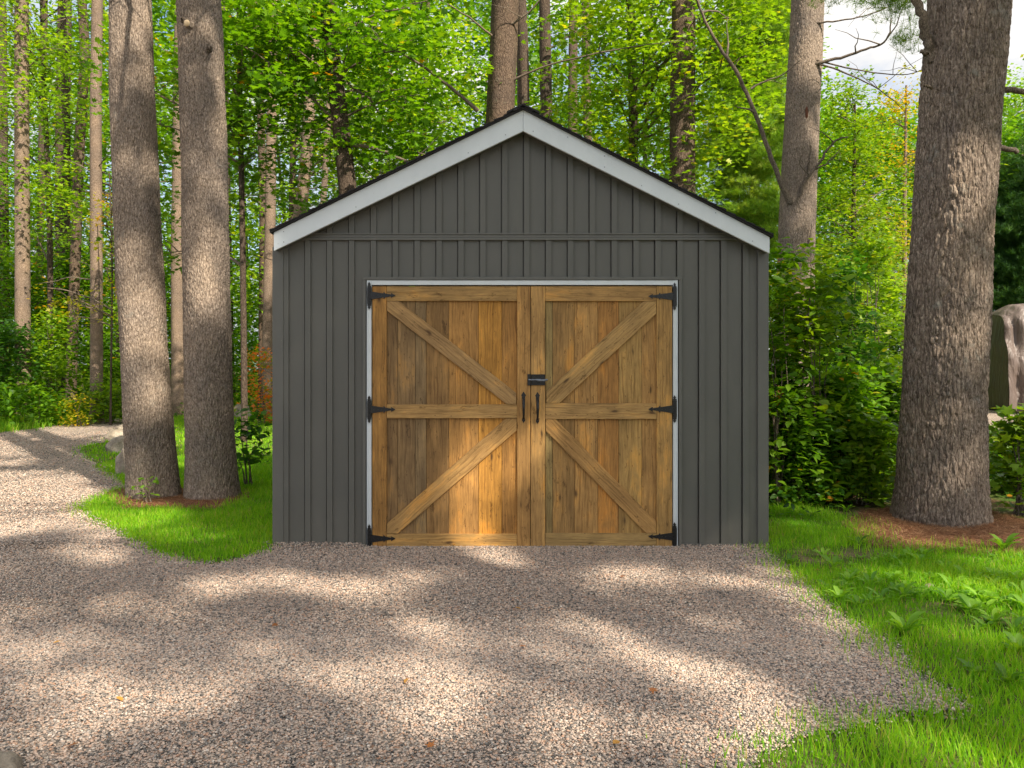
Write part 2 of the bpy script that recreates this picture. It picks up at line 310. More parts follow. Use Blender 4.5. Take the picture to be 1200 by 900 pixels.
pbsdf(nt, o, c, .9, bump(nt, noise_t(nt, g, 180, 2, .7), .6, .004), spec=.2); M['shingle'] = m
m, nt, o = newmat('concrete_sill'); t = N(nt, 'ShaderNodeTexCoord'); g = t.outputs['Object']
pbsdf(nt, o, ramp(nt, noise_t(nt, g, 30, 5, .7), [(.3, (.20, .19, .17)), (.7, (.38, .36, .33))]), .9); M['sill'] = m
# reclaimed wood
m, nt, o = newmat('reclaimed_wood')
ga = N(nt, 'ShaderNodeAttribute', attribute_name='guv'); ca = N(nt, 'ShaderNodeAttribute', attribute_name='bcol'); g = ga.outputs['Vector']
warp = N(nt, 'ShaderNodeTexNoise'); warp.inputs['Scale'].default_value = 1.0; warp.inputs['Detail'].default_value = 3; nt.links.new(mapping(nt, g, (3.2, 7, 1)), warp.inputs['Vector'])
wv = N(nt, 'ShaderNodeVectorMath', operation='MULTIPLY_ADD'); nt.links.new(warp.outputs['Color'], wv.inputs[0]); wv.inputs[1].default_value = (0, .055, 0); nt.links.new(g, wv.inputs[2])
grain = noise_t(nt, mapping(nt, wv.outputs[0], (3.0, 95, 1)), 1.0, 7, .62)
fine = noise_t(nt, mapping(nt, g, (14, 420, 1)), 1.0, 4, .65)
blot = noise_t(nt, mapping(nt, g, (2.4, 7, 1)), 1.0, 6, .68); blot2 = noise_t(nt, mapping(nt, g, (9, 24, 1), (4, 4, 4)), 1.0, 6, .75)
c = mixc(nt, 1, mixc(nt, 1, ca.outputs['Color'], (1.02, .94, .76), 'MULTIPLY'), ramp(nt, grain, [(.28, (.50, .44, .38)), (.48, (.96, .95, .93)), (.68, (1.22, 1.20, 1.16))]), 'MULTIPLY')
c = mixc(nt, 1, c, ramp(nt, fine, [(.3, (.80, .78, .76)), (.6, (1.06, 1.05, 1.05))]), 'MULTIPLY')
c = mixc(nt, ramp(nt, blot, [(.40, (.70, .70, .70)), (.62, (0, 0, 0))]), c, mixc(nt, 1, c, (.50, .50, .55), 'MULTIPLY'))
c = mixc(nt, ramp(nt, blot, [(.55, (0, 0, 0)), (.72, (.8, .8, .8))]), c, mixc(nt, 1, c, (1.45, 1.20, .75), 'MULTIPLY'))
c = mixc(nt, ramp(nt, blot2, [(.585, (0, 0, 0)), (.66, (.75, .75, .75))]), c, mixc(nt, 1, c, (.34, .30, .26), 'MULTIPLY'))
kv = N(nt, 'ShaderNodeTexVoronoi'); kv.inputs['Scale'].default_value = 1; nt.links.new(mapping(nt, wv.outputs[0], (3.0, 9.5, .3)), kv.inputs['Vector'])
kn = ramp(nt, kv.outputs['Distance'], [(.0, (.9, .9, .9)), (.055, (.8, .8, .8)), (.10, (.25, .25, .25)), (.16, (0, 0, 0))]); c = mixc(nt, kn, c, (.055, .028, .014))
sv = N(nt, 'ShaderNodeTexVoronoi'); sv.inputs['Scale'].default_value = 1; nt.links.new(mapping(nt, g, (14, 26, .3)), sv.inputs['Vector'])
c = mixc(nt, ramp(nt, sv.outputs['Distance'], [(.0, (.7, .7, .7)), (.08, (.5, .5, .5)), (.12, (0, 0, 0))]), c, (.09, .05, .025))
pbsdf(nt, o, c, .72, bump(nt, grain, .5, .003, bump(nt, fine, .4, .0015)), spec=.25); M['wood'] = m
def cloth(name, a, b):
    m, nt, o = newmat(name); t = N(nt, 'ShaderNodeTexCoord'); g = t.outputs['Object']
    pbsdf(nt, o, ramp(nt, noise_t(nt, g, .8, 3, .5), [(.3, a), (.7, b)]), .48, bump(nt, noise_t(nt, mapping(nt, g, (1, 1, .35)), 2.2, 3, .5, 2.5), .7, .12), spec=.4); return m
M['tarp'] = cloth('brown_tarp', (.115, .086, .074), (.15, .115, .10)); M['olive'] = cloth('olive_tarp', (.05, .042, .026), (.09, .075, .045))

# ------------------------------------------------------------------ ground
def nz2(x, y, s, o=0.0): return noise.noise(Vector((x * s + o, y * s - o, o * .37)))
def inpoly(px, py, poly):
    px = np.asarray(px); inside = np.zeros(px.shape, bool); n = len(poly); j = n - 1
    for i in range(n):
        xi, yi = poly[i]; xj, yj = poly[j]
        c = ((yi > py) != (yj > py)) & (px < (xj - xi) * (py - yi) / (yj - yi + 1e-12) + xi); inside ^= c; j = i
    return inside
def rough_poly(pts, step=.12, amp=.05, seed=0.0):
    outp = []
    for i in range(len(pts)):
        a = np.array(pts[i]); b = np.array(pts[(i + 1) % len(pts)]); n = max(1, int(np.linalg.norm(b - a) / step)); n = min(n, 160)
        for k in range(n):
            p = a + (b - a) * k / n; w = amp
            hf = w * .55; outp.append((p[0] + nz2(p[0], p[1], 2.3, seed) * w + nz2(p[0], p[1], 11, seed + 3) * hf, p[1] + nz2(p[0], p[1], 2.3, seed + 9) * w * 1.6 + nz2(p[0], p[1], 11, seed + 5) * hf))
    return outp
def flat(name, pts, z, mat, kind='structure'):
    bm = bmesh.new(); f = bm.faces.new([bm.verts.new((x, y, z)) for x, y in pts]); f.normal_update()
    if f.normal.z < 0: f.normal_flip()
    bmesh.ops.triangulate(bm, faces=[f]); me = bpy.data.meshes.new(name); bm.to_mesh(me); bm.free(); me.materials.append(mat)
    o = bpy.data.objects.new(name, me); COL.objects.link(o); return tag(o, kind=kind)
n_ = 90; gx = np.sinh(np.linspace(-4.2, 4.2, n_)) * 9; gy = np.sinh(np.linspace(-4.2, 4.2, n_)) * 9 + 5
X, Y = np.meshgrid(gx, gy); Z = np.array([[nz2(x, y, .12) * .6 * min(1, max(0, (math.hypot(x, y) - 30) / 20)) for x in gx] for y in gy]) - .004
i, j = np.meshgrid(np.arange(n_ - 1), np.arange(n_ - 1), indexing='ij'); q = (i * n_ + j).ravel()
tag(mesh_np('ground', np.stack([X, Y, Z], -1).reshape(-1, 3), np.stack([q, q + 1, q + n_ + 1, q + n_], -1), M['floor'], smooth=True), kind='structure')
GP = [G(*p) for p in [(897, 640), (905, 650), (930, 672), (962, 702), (1010, 738), (1060, 772), (1112, 812), (1122, 828), (1090, 839), (1040, 848), (960, 865), (900, 886), (870, 905)]]
GP += [(.7, -4.2), (.5, -14), (-16, -14), (-16, 6)]
GP += [G(*p) for p in [(-200, 530), (0, 508), (80, 497), (150, 489.5), (166, 489), (158, 496), (140, 503), (121, 519), (93, 524), (95, 532), (118, 548), (150, 570), (126, 577), (92, 594), (88, 599), (105, 610), (140, 628), (172, 643), (215, 656), (255, 660), (300, 650), (323, 640)]]
GPR = rough_poly(GP, .045, .07); GPR = [(x, min(y, .0) if -1.77 < x < 1.9 and -.3 < y < .3 else y) for x, y in GPR]
flat('gravel_driveway', GPR, .008, M['gravel'])
LAWN_L = [G(*p) for p in [(323, 640), (300, 650), (255, 660), (215, 656), (172, 643), (140, 628), (105, 610), (88, 599), (92, 594), (126, 577), (150, 570), (118, 548), (95, 532), (93, 524), (121, 519), (140, 503), (175, 486), (330, 484)]] + [(-1.6, 9), (-1.8, 5)]
LAWN_R = [G(*p) for p in [(870, 905), (900, 886), (960, 865), (1040, 848), (1090, 839), (1122, 828), (1112, 812), (1060, 772), (1010, 738), (962, 702), (930, 672), (905, 650), (897, 640), (897, 586), (960, 600), (1200, 650), (1500, 700)]] + [(4.5, -6), (.7, -6)]
flat('lawn', [(-5.4, -.9), (-1.78, -.9), (-1.6, 9), G(330, 484), G(175, 484), (-9.6, 11), (-6.5, 4), (-5.4, 1)], .003, M['lawn']); flat('lawn', [(.3, -6), (4.6, -6), (5.6, 0), (4.6, 1.6), (1.9, 1.6), (1.9, -.1), (1.2, -2.5), (.3, -3.0)], .003, M['lawn'])
flat('road', [G(*p) for p in [(930, 487), (930, 512), (1300, 530), (1700, 530), (1600, 482), (1200, 479)]], .004, M['gravel'])

# stones of the driveway: real pebbles where they can be told apart
def gravel_points(n, dmin, dmax):
    u_ = rng.random(n); d = dmin + (dmax - dmin) * np.clip(np.sqrt(u_) + rng.normal(0, .10, n), 0, 1.15); px = rng.uniform(-40, 1240, n); x = (px - 600) * d / F; y = d - D
    k = inpoly(x + rng.normal(0, .035, n), y + rng.normal(0, .045, n), GPR); k &= ~((x > -1.80) & (x < 1.93) & (y > -.02)); return x[k], y[k]
def blob_tmpl(sub, seed):
    bm = bmesh.new()
    if sub: bmesh.ops.create_icosphere(bm, subdivisions=1, radius=1)
    else:
        for p in ((1, 0, 0), (-1, 0, 0), (0, 1, 0), (0, -1, 0), (0, 0, 1), (0, 0, -1)): bm.verts.new(p)
        bmesh.ops.convex_hull(bm, input=bm.verts[:])
    r = np.random.default_rng(seed); v = np.array([p.co[:] for p in bm.verts]); v *= r.uniform(.72, 1.2, (len(v), 1)); v[:, 2] *= .7
    bm.verts.index_update(); f = np.array([[q.index for q in p.verts] for p in bm.faces]); bm.free(); return v, f
VS, FS, TS = [], [], []; nn = 0
for (cnt, d0, d1, sub, r0, r1) in ((170000, 2.2, 3.9, 1, .0028, .0070), (210000, 3.3, 6.3, 0, .0038, .0085), (100000, 5.2, 9, 0, .0055, .011), (50000, 7.5, 15, 0, .008, .015)):
    x, y = gravel_points(cnt, d0, d1)
    for s_ in range(4):
        xs, ys = x[s_::4], y[s_::4]; n = len(xs); r = r0 + (r1 - r0) * rng.random(n) ** 1.8
        v, f = inst(blob_tmpl(sub, s_ + 10 * sub), np.stack([xs, ys, .009 + r * .30 + np.clip(ys + .16, 0, .16) * .16 * (np.sin(xs * 3.1) * .5 + .7) * np.where(np.abs(xs - .08) < 1.17, .12, 1)], -1), rotz_tilt(n, tilt=rng.uniform(-.5, .5, n)), np.stack([r * rng.uniform(.8, 1.5, n), r, r * rng.uniform(.7, 1.1, n)], -1))
        VS.append(v); FS.append(f + nn); TS.append(np.repeat(rng.random(n), len(v) // n)); nn += len(v)
tag(mesh_np('gravel', np.vstack(VS), np.vstack(FS), M['stone'], tint=np.concatenate(TS)), 'loose pink and grey crushed stones covering the driveway', 'gravel', kind='stuff')

# ------------------------------------------------------------------ shed
shed = thing('shed', 'charcoal board and batten shed with white rake trim and rustic timber double doors', 'shed', (.08, 0, 0))
OS = (.08, 0, 0)
def X0(px, Y=0): return P(px, 0, Y)[0]
def Z0(py, Y=0): return P(0, py, Y)[2]
s0 = D / F
XL, XR, XP = X0(323), X0(897), X0(613)
ZPK = Z0(142)             # wall top at the ridge, hidden behind the rake boards
def roofz(x): return ZPK - abs(x - XP) * .503
DEPTH = 4.9
DX0, DX1, DTOP = X0(426), X0(798), Z0(325)
bat = [361.2 + 25.6 * k for k in range(-1, 21)]
prof = [(XL, 0.0)]
for b in bat:
    c_ = X0(b); w = .0205
    if c_ - w < XL + .05 or c_ + w > XR - .05: continue
    prof += [(c_ - w - .008, 0), (c_ - w - .008, .020), (c_ - w, .020), (c_ - w, -.016), (c_ + w, -.016), (c_ + w, 0.0)]
prof.append((XR, 0.0))
wall = MB()
def strip(x0, y0, x1, y1, zb, zt0, zt1): wall.add([(x0, y0, zb), (x1, y1, zb), (x1, y1, zt1), (x0, y0, zt0)], [(0, 1, 2, 3)])
for (a, b) in zip(prof[:-1], prof[1:]):
    cuts = [a[0], b[0]] + [c for c in (DX0, DX1, XP) if a[0] < c < b[0]]; cuts = sorted(cuts)
    if a[0] == b[0]: cuts = [a[0], b[0]]
    for x0, x1 in zip(cuts[:-1], cuts[1:]):
        ya = a[1] if x0 == a[0] else (a[1] + b[1]) / 2; yb = b[1] if x1 == b[0] else (a[1] + b[1]) / 2
        zb = DTOP if DX0 < (x0 + x1) / 2 < DX1 else .0
        strip(x0, ya, x1, yb, zb, roofz(x0), roofz(x1))
def side(xw, sgn):
    y = 0.0; ys = [(0.0, 0)]
    for k in range(29):
        c_ = .16 + k * .163; ys += [(c_ - .02, 0), (c_ - .02, .014), (c_ + .02, .014), (c_ + .02, 0)]
    ys.append((DEPTH, 0)); zt = roofz(xw)
    for (a, b) in zip(ys[:-1], ys[1:]):
        wall.add([(xw + sgn * a[1], a[0], 0), (xw + sgn * b[1], b[0], 0), (xw + sgn * b[1], b[0], zt), (xw + sgn * a[1], a[0], zt)], [(0, 1, 2, 3)])
side(XL, -1); side(XR, 1)
wall.add([(XL, DEPTH, 0), (XR, DEPTH, 0), (XR, DEPTH, roofz(XR)), (XP, DEPTH, ZPK), (XL, DEPTH, roofz(XL))], [(0, 1, 2, 3, 4)])
wall.build('wall', M['siding'], shed, origin=OS)
tr = MB()
zb0, zb1 = Z0(282), Z0(273.5)
bw = (ZPK - zb1) / .503 - .02
tr.box(XP - bw - .03, XP + bw + .03, -.026, .004, zb0, zb0 + .018); tr.box(XP - bw - .02, XP + bw + .02, -.020, .004, zb0 + .0185, zb1 - .014); tr.box(XP - bw, XP + bw, -.026, .004, zb1 - .0135, zb1)
tr.build('band_trim', M['trim'], shed, .002, origin=OS)
for xa, xb in ((XL - .017, XL + 10 * s0), (XR - 10 * s0, XR + .017)):
    c_ = MB(); c_.box(xa, xb, -.024, .06, -.0, min(roofz(xa), roofz(xb)) - .004); c_.build('corner_trim', M['trim'], shed, .003, origin=OS)
bt = MB(); bt.box(XL + 10 * s0 + .002, DX0 - .002, -.022, 0.0, .0, .022); bt.build('base_trim', M['trim'], shed, origin=OS); bt = MB(); bt.box(DX1 + .002, XR - 10 * s0 - .002, -.022, 0.0, .0, .022); bt.build('base_trim', M['trim'], shed, origin=OS)
# roof, rake boards, soffit
YF = -.12
def Pp(px, py, Y): p = P(px, py, Y); return (p[0], p[2])
lf = [Pp(320.8, 272.4, YF), Pp(612.9, 128.7, YF), Pp(612.9, 153.6, YF), Pp(320.8, 294, YF)]
rf = [Pp(613.2, 128.7, YF), Pp(902, 277.6, YF), Pp(902, 297, YF), Pp(613.2, 153.6, YF)]
for pts, dv in ((lf, (1, .5)), (rf, (1, -.5))):
    b = MB(); b.prism(pts, YF, YF + .022, dirv=dv); rb_ = b.build('rake_board', M['white'], shed, .002, origin=OS); 
    for t_ in (.04, .18, .33, .48, .63, .78, .93):
        for e_ in (.22, .78):
            if rng.random() < .35: continue
            tx, tz = pts[0][0] + (pts[1][0] - pts[0][0]) * t_, pts[0][1] + (pts[1][1] - pts[0][1]) * t_; bz_ = pts[3][1] + (pts[2][1] - pts[3][1]) * t_; z_ = tz + (bz_ - tz) * e_; aa = np.linspace(0, 2 * math.pi, 9)[:-1]; nl_ = MB()
            nl_.prism([(tx + .0035 * math.cos(q), z_ + .0035 * math.sin(q)) for q in aa], YF - .003, YF + .004); nl_.build('nail_head', M['steel'], rb_, origin=OS)
    c_ = MB(); top = [(p[0], p[1]) for p in pts]
    lowL = min(pts, key=lambda q: q[1]); 
    c_.prism([(pts[0][0], pts[0][1] - .05), (pts[1][0], pts[1][1] - .05), (pts[2][0], pts[2][1] + .012), (pts[3][0], pts[3][1] + .012)], YF + .024, .03, dirv=dv); c_.build('soffit', M['trim'], shed, origin=OS)
def slab(a, b, th, y0, y1): return [(a[0], a[1]), (b[0], b[1]), (b[0], b[1] + th), (a[0], a[1] + th)]
YR = -.145
rl0, rl1 = Pp(316, 272.8, YR), Pp(613, 127.6, YR); rr1 = Pp(906.5, 278.2, YR)
def roof_part(a, b, nm):
    r_ = MB(); n = 26; dx, dz = b[0] - a[0], b[1] - a[1]; l = math.hypot(dx, dz); nx, nz_ = -dz / l, dx / l
    if nz_ < 0: nx, nz_ = -nx, -nz_
    r_.prism([a, b, (b[0], b[1] + .012), (a[0], a[1] + .012)], YR, DEPTH + .14, dirv=(dx, dz))
    for k in range(n):
        t0, t1 = k / n, (k + 1) / n + .004; t1 = min(t1, 1); o0, o1 = .013, .017; jy = rng.uniform(-.006, .006)
        lo, hi = (.026, .014) if a[1] < b[1] else (.014, .026)
        p0 = (a[0] + dx * t0, a[1] + dz * t0); p1 = (a[0] + dx * (t1 - .002), a[1] + dz * (t1 - .002))
        r_.prism([(p0[0], p0[1] + .0125), (p1[0], p1[1] + .0125), (p1[0], p1[1] + hi), (p0[0], p0[1] + lo)], YR - .012 + jy, DEPTH + .15, dirv=(dx, dz))
    r_.build(nm, M['shingle'], shed, origin=OS)
roof_part(rl0, rl1, 'roof'); roof_part(rl1, rr1, 'roof')
rc = MB(); rc.prism([(rl1[0] - .12, rl1[1] - .037), (rl1[0], rl1[1] + .024), (rl1[0] + .12, rl1[1] - .037), (rl1[0] + .12, rl1[1] - .022), (rl1[0], rl1[1] + .036), (rl1[0] - .12, rl1[1] - .022)], YR - .015, DEPTH + .15); rc.build('ridge_cap', M['shingle'], shed, origin=OS)
# door surround
jc = MB(); jc.box(X0(426), X0(429.6), -.034, .03, 0, Z0(328.8)); jc.box(X0(794.4), X0(798), -.034, .03, 0, Z0(328.8)); jc.box(X0(426), X0(798), -.036, .03, Z0(328.6), Z0(325))
jc.build('opening_trim', M['trim'], shed, .0015, origin=OS)
wt = MB()
def pbox(mb, x0, x1, y0, y1, Yf, Yb, **kw):   # px box at front plane Yf
    mb.box(P(x0, 0, Yf)[0], P(x1, 0, Yf)[0], Yf, Yb, P(0, y1, Yf)[2], P(0, y0, Yf)[2], **kw)
wt.box(X0(429.8, -.03), X0(435.4, -.03), -.030, .05, .0, Z0(328.9)); wt.box(X0(788.6, -.03), X0(794.2, -.03), -.030, .05, 0, Z0(328.9)); wt.box(X0(435.6), X0(788.4), -.028, .05, Z0(334.4), Z0(329.0))
wt.box(X0(429.9, -.03), X0(431, -.03), -.034, .0, .0, Z0(328.9)); wt.box(X0(793.2, -.03), X0(794.2, -.03), -.034, .0, 0, Z0(328.9))
wt.build('door_frame', M['white'], shed, .0015, origin=OS)
sl = MB(); sl.box(X0(430), X0(794), -.065, .2, -.05, .0105); sl.build('sill', M['sill'], shed, .002, origin=OS)
WARM = [(.47, .255, .085), (.40, .215, .080), (.52, .30, .105), (.43, .27, .115), (.36, .21, .095), (.55, .29, .075)]
GREY = (.30, .22, .13); PALE = (.50, .345, .175)
def wc(c, v=.10): k = 1 + rng.uniform(-v, v); return (c[0] * k, c[1] * k, c[2] * k, 1)
YB, YFR, YBR = -.026, -.048, -.046    # plank face, frame face, brace face
def make_door(name, label, boards, cols, stiles, rails, braces, x0, x1):
    pl = MB()
    for (a, b), c_ in zip(zip(boards[:-1], boards[1:]), cols):
        pbox(pl, a + .25, b - .1, 336, 641.5, YB + rng.uniform(-.0015, .0015), .01, c=wc(c_, .06))
    pl.box(P(x0 + 1, 0, YB)[0], P(x1 - 1, 0, YB)[0], -.004, .012, .02, P(0, 337, YB)[2], c=(.05, .03, .015, 1))
    d = pl.build('door', M['wood'], shed, .0012, origin=OS); d['label'] = label
    for (a, b, c_) in stiles:
        s_ = MB(); pbox(s_, a + .15, b - .15, 335.6, 642.6, YFR, YB + .003, c=wc(c_)); s_.build('stile', M['wood'], d, .0018, origin=OS)
    for (a, b, y0, y1, c_) in rails:
        s_ = MB(); pbox(s_, a + .15, b - .15, y0, y1, YFR, YB + .003, c=wc(c_), along='x'); s_.build('rail', M['wood'], d, .0018, origin=OS)
    for pts, dv, c_ in braces:
        s_ = MB(); s_.prism([Pp(px, py, YBR) for px, py in pts], YBR, YB + .003, c=wc(c_), dirv=dv); s_.build('brace', M['wood'], d, .0018, origin=OS)
    return d
dl = make_door('door', 'left door leaf', [436.2, 453, 466, 486.6, 499.5, 526, 560.6, 588, 606, 621.6],
    [WARM[0], (.27, .18, .095), (.29, .20, .11), GREY, (.32, .20, .09), (.47, .27, .10), (.56, .30, .075), (.45, .25, .085), WARM[1]],
    [(436.2, 453.1, (.43, .245, .085)), (606, 621.7, (.47, .285, .115))],
    [(453.1, 606, 335.6, 352.6, (.45, .30, .135)), (453.1, 606, 474, 490.2, (.51, .335, .15)), (453.1, 606, 626, 642.6, (.51, .33, .14))],
    [([(453.5, 353), (467.8, 353), (605, 460.5), (605, 473.5), (593.5, 473.5), (453.5, 364)], (1.0, -.79), (.41, .275, .14)),
     ([(592.2, 490.8), (605.5, 490.8), (605.5, 504.4), (466, 625.4), (453.4, 625.4), (453.4, 613.5)], (1.0, .87), (.50, .32, .14))], 436, 622)
dr = make_door('door', 'right door leaf carrying the slide bolt', [622.1, 639, 647.5, 673, 700.5, 725, 752, 769.4, 787.8],
    [WARM[4], (.42, .33, .16), (.40, .255, .11), (.47, .29, .12), (.41, .225, .08), (.46, .31, .13), (.47, .29, .12), WARM[3]],
    [(622.1, 639, (.47, .30, .13)), (769.4, 787.8, (.45, .29, .12))],
    [(639, 769.4, 335.6, 352.8, (.46, .30, .135)), (639, 769.4, 472.8, 491.2, (.48, .32, .145)), (639, 769.4, 625.2, 642.6, (.46, .325, .15))],
    [([(754, 353.2), (769, 353.2), (769, 367.5), (655.5, 472.4), (640.3, 472.4), (640.3, 459)], (1.0, .91), (.44, .30, .14)),
     ([(639.6, 491.6), (651.5, 491.6), (769, 611), (769, 624.8), (757, 624.8), (639.6, 505)], (1.0, -1.0), (.50, .31, .13))], 622, 788)
def hinge(parent, px, py, sg):
    """strap hinge: finialed butt plate on the frame, ribbed knuckle, stepped spear strap"""
    h = MB(); s_ = s0
    X0 = lambda q, Y=-.045: P(q, 0, Y)[0]
    Z0 = lambda q, Y=-.045: P(0, q, Y)[2]
    def pr(pts, y0, y1): h.prism([(X0(px) + sg * a * s_, Z0(py) - b * s_) for a, b in pts], y0, y1)
    pr([(-1.6, -10), (-2.6, -11.2), (-1.0, -12.2), (-1.7, -13.4), (0, -16.2), (1.7, -13.4), (1.0, -12.2), (2.6, -11.2), (1.6, -10)], -.040, -.036)
    pr([(-1.6, 10), (-2.6, 11.2), (-1.0, 12.2), (-1.7, 13.4), (0, 16.2), (1.7, 13.4), (1.0, 12.2), (2.6, 11.2), (1.6, 10)], -.040, -.036)
    pr([(-2.4, -10), (2.4, -10), (2.4, 10), (-2.4, 10)], -.041, -.034)
    pr([(2.3, -4.6), (2.3, 4.6), (17, 2.4), (17.2, 4.4), (19.3, 2.2), (26, 1.0), (25.8, 2.9), (31, 0), (25.8, -2.9), (26, -1.0), (19.3, -2.2), (17.2, -4.4), (17, -2.4)], -.0535, -.0482)
    for k in range(5):
        z = Z0(py) + (k - 2) * 4.0 * s_
        a = np.linspace(0, 2 * math.pi, 13)[:-1]; r = .0078 if k % 2 == 0 else .0068; xc = X0(px) + sg * 1.4 * s_
        v = [(xc + r * math.cos(t), -.048 + r * math.sin(t), z - 1.9 * s_) for t in a] + [(xc + r * math.cos(t), -.048 + r * math.sin(t), z + 1.9 * s_) for t in a]
        h.add(v, [(i, (i + 1) % 12, (i + 1) % 12 + 12, i + 12) for i in range(12)] + [tuple(range(11, -1, -1)), tuple(range(12, 24))])
    for a in (6, 11, 15, 22):
        xc, zc = X0(px) + sg * a * s_, Z0(py); aa = np.linspace(0, 2 * math.pi, 9)[:-1]
        v = [(xc + .0042 * math.cos(t), -.0534, zc + .0042 * math.sin(t)) for t in aa] + [(xc + .003 * math.cos(t), -.0565, zc + .003 * math.sin(t)) for t in aa]
        h.add(v, [(i, (i + 1) % 8, (i + 1) % 8 + 8, i + 8) for i in range(8)] + [tuple(range(8, 16))])
    h.build('hinge', M['black'], parent, origin=OS)
for py in (346.3, 479.8, 631.0): hinge(dl, 432.4, py, 1)
for py in (347.3, 479.5, 628.6): hinge(dr, 790.8, py, -1)
def handle(parent, px, y0, y1):
    h = MB(); xc = X0(px, -.06); s_ = s0; zt, zb = Z0(y0, -.06), Z0(y1, -.06)
    h.prism([(xc, zt), (xc + 2.8 * s_, zt - 4.4 * s_), (xc + 1.9 * s_, zt - 5.6 * s_), (xc + 1.9 * s_, zt - 10 * s_), (xc - 1.9 * s_, zt - 10 * s_), (xc - 1.9 * s_, zt - 5.6 * s_), (xc - 2.8 * s_, zt - 4.4 * s_)], -.052, -.0478)
    h.prism([(xc, zb), (xc + 2.0 * s_, zb + 3.4 * s_), (xc + 1.3 * s_, zb + 6.5 * s_), (xc - 1.3 * s_, zb + 6.5 * s_), (xc - 2.0 * s_, zb + 3.4 * s_)], -.052, -.0478)
    path = [(xc, -.050, zt - 9 * s_), (xc, -.070, zt - 10 * s_), (xc, -.088, zt - 13 * s_), (xc, -.093, (zt + zb) / 2), (xc, -.084, zb + 9 * s_), (xc, -.066, zb + 5 * s_), (xc, -.050, zb + 4.5 * s_)]
    v, f = tube_arrays(path, np.array([.011, .011, .0115, .0105, .008, .007, .007]), 10, False); h.add(v, [tuple(q) for q in f])
    o = h.build('pull_handle', M['black'], parent, smooth=False, origin=OS)
handle(dl, 613.6, 458.8, 496); handle(dr, 630, 459.3, 497)
lb = MB()
def lbx(x0, x1, y0, y1, yf, yb): lb.box(X0(x0), X0(x1), yf, yb, Z0(y1), Z0(y0))
lbx(618.0, 621.6, 438.4, 451.4, -.060, -.0482); lbx(622.3, 638.4, 438.6, 451.2, -.053, -.0482); lbx(622.3, 638.4, 438.6, 440.2, -.060, -.0528); lbx(622.3, 638.4, 449.6, 451.2, -.060, -.0528)
lbx(623.5, 627.5, 440.2, 449.6, -.066, -.0528); lbx(633.5, 637.5, 440.2, 449.6, -.066, -.0528)
lo = lb.build('slide_bolt', M['black'], dr, .0008, origin=OS)
v, f = tube_arrays([(X0(619), -.0605, Z0(445)), (X0(641.3), -.0605, Z0(445))], [.0075, .0075], 12); h = MB(); h.add(v, [tuple(dict.fromkeys(q)) for q in f]); h.add([(p[0], p[1], p[2]) for p in tube_arrays([(X0(629.5), -.074, Z0(446)), (X0(638.5), -.074, Z0(446))], [.0055, .0055], 10)[0]], [tuple(dict.fromkeys(q)) for q in tube_arrays([(0, 0, 0), (1, 0, 0)], [1, 1], 10)[1]])  # second, shorter tube shapes the bluish highlight along the rod
h.build('bolt_rod_and_highlight', M['steel'], dr, origin=OS)

# ------------------------------------------------------------------ trees
def trunk_arrays(path, rad, n, dz, disp=0, plate=20, stretch=.25, flare=0, seed=0):
    path = np.asarray(path, float); zz = path[:, 2]; m = max(4, int((zz[-1] - zz[0]) / dz)); t = np.linspace(zz[0], zz[-1], m)
    # smooth interpolation
    px_ = np.interp(t, zz, path[:, 0]); py_ = np.interp(t, zz, path[:, 1]); rr = np.interp(t, zz, rad)
    if m > 20:
        k = np.ones(9) / 9
        for a_ in (px_, py_, rr): a_[4:-4] = np.convolve(a_, k, 'valid')
    a = np.linspace(0, 2 * math.pi, n, endpoint=False); A, T = np.meshgrid(a, t); h = T - T[0, 0]
    lob = 1 + .03 * np.sin(A * 3 + seed) + .02 * np.sin(A * 5 + seed * 2 + T)
    fl = 1 + flare * np.exp(-h / .22) * (1 + .35 * np.sin(A * 5 + seed * 3)); Rr = rr[:, None] * lob * fl
    v = np.stack([px_[:, None] + np.cos(A) * Rr, py_[:, None] + np.sin(A) * Rr, T], -1)
    if disp:
        vf = v.reshape(-1, 3); out_ = np.empty(len(vf))
        for q, p in enumerate(vf):
            w1 = noise.noise(Vector((p[0] * 9, p[1] * 9, p[2] * 4 + seed))) * .35
            w2 = noise.noise(Vector((p[0] * 30, p[1] * 30, p[2] * 12 + seed))) * .3
            ds = noise.voronoi(Vector((p[0] * plate + w1 + w2, p[1] * plate + w1 - w2, p[2] * plate * stretch + seed + w1)))[0]
            d2 = noise.voronoi(Vector((p[0] * plate * 2.1 + w2, p[1] * plate * 2.1, p[2] * plate * stretch * 2.4 + seed + w1)))[0]
            e = min(1, (ds[1] - ds[0]) * 3.6) * .68 + min(1, (d2[1] - d2[0]) * 3) * .32 + w2 * .25; out_[q] = (e - .6) * disp + noise.noise(Vector((p[0] * 3, p[1] * 3, p[2] * 1.5 + seed))) * disp * .9
        nrm = np.stack([np.cos(A), np.sin(A), 0 * A], -1).reshape(-1, 3); v = (vf + nrm * out_[:, None]).reshape(v.shape)
    i, j = np.meshgrid(np.arange(m - 1), np.arange(n), indexing='ij'); k = (j + 1) % n
    f = np.stack([i * n + j, i * n + k, (i + 1) * n + k, (i + 1) * n + j], -1).reshape(-1, 4); return v.reshape(-1, 3), f
def bpath(a, b, sag=.0, n=7, wig=.06, r=rng):
    a = np.array(a, float); b = np.array(b, float); t = np.linspace(0, 1, n)[:, None]; l = np.linalg.norm(b - a)
    w = np.cumsum(r.normal(0, wig * l / n, (n, 3)), axis=0); w -= w[:1]; w = w - t * w[-1:]
    return a + (b - a) * t + w + np.array((0, 0, 1.)) * (np.sin(t * math.pi) * sag * l)
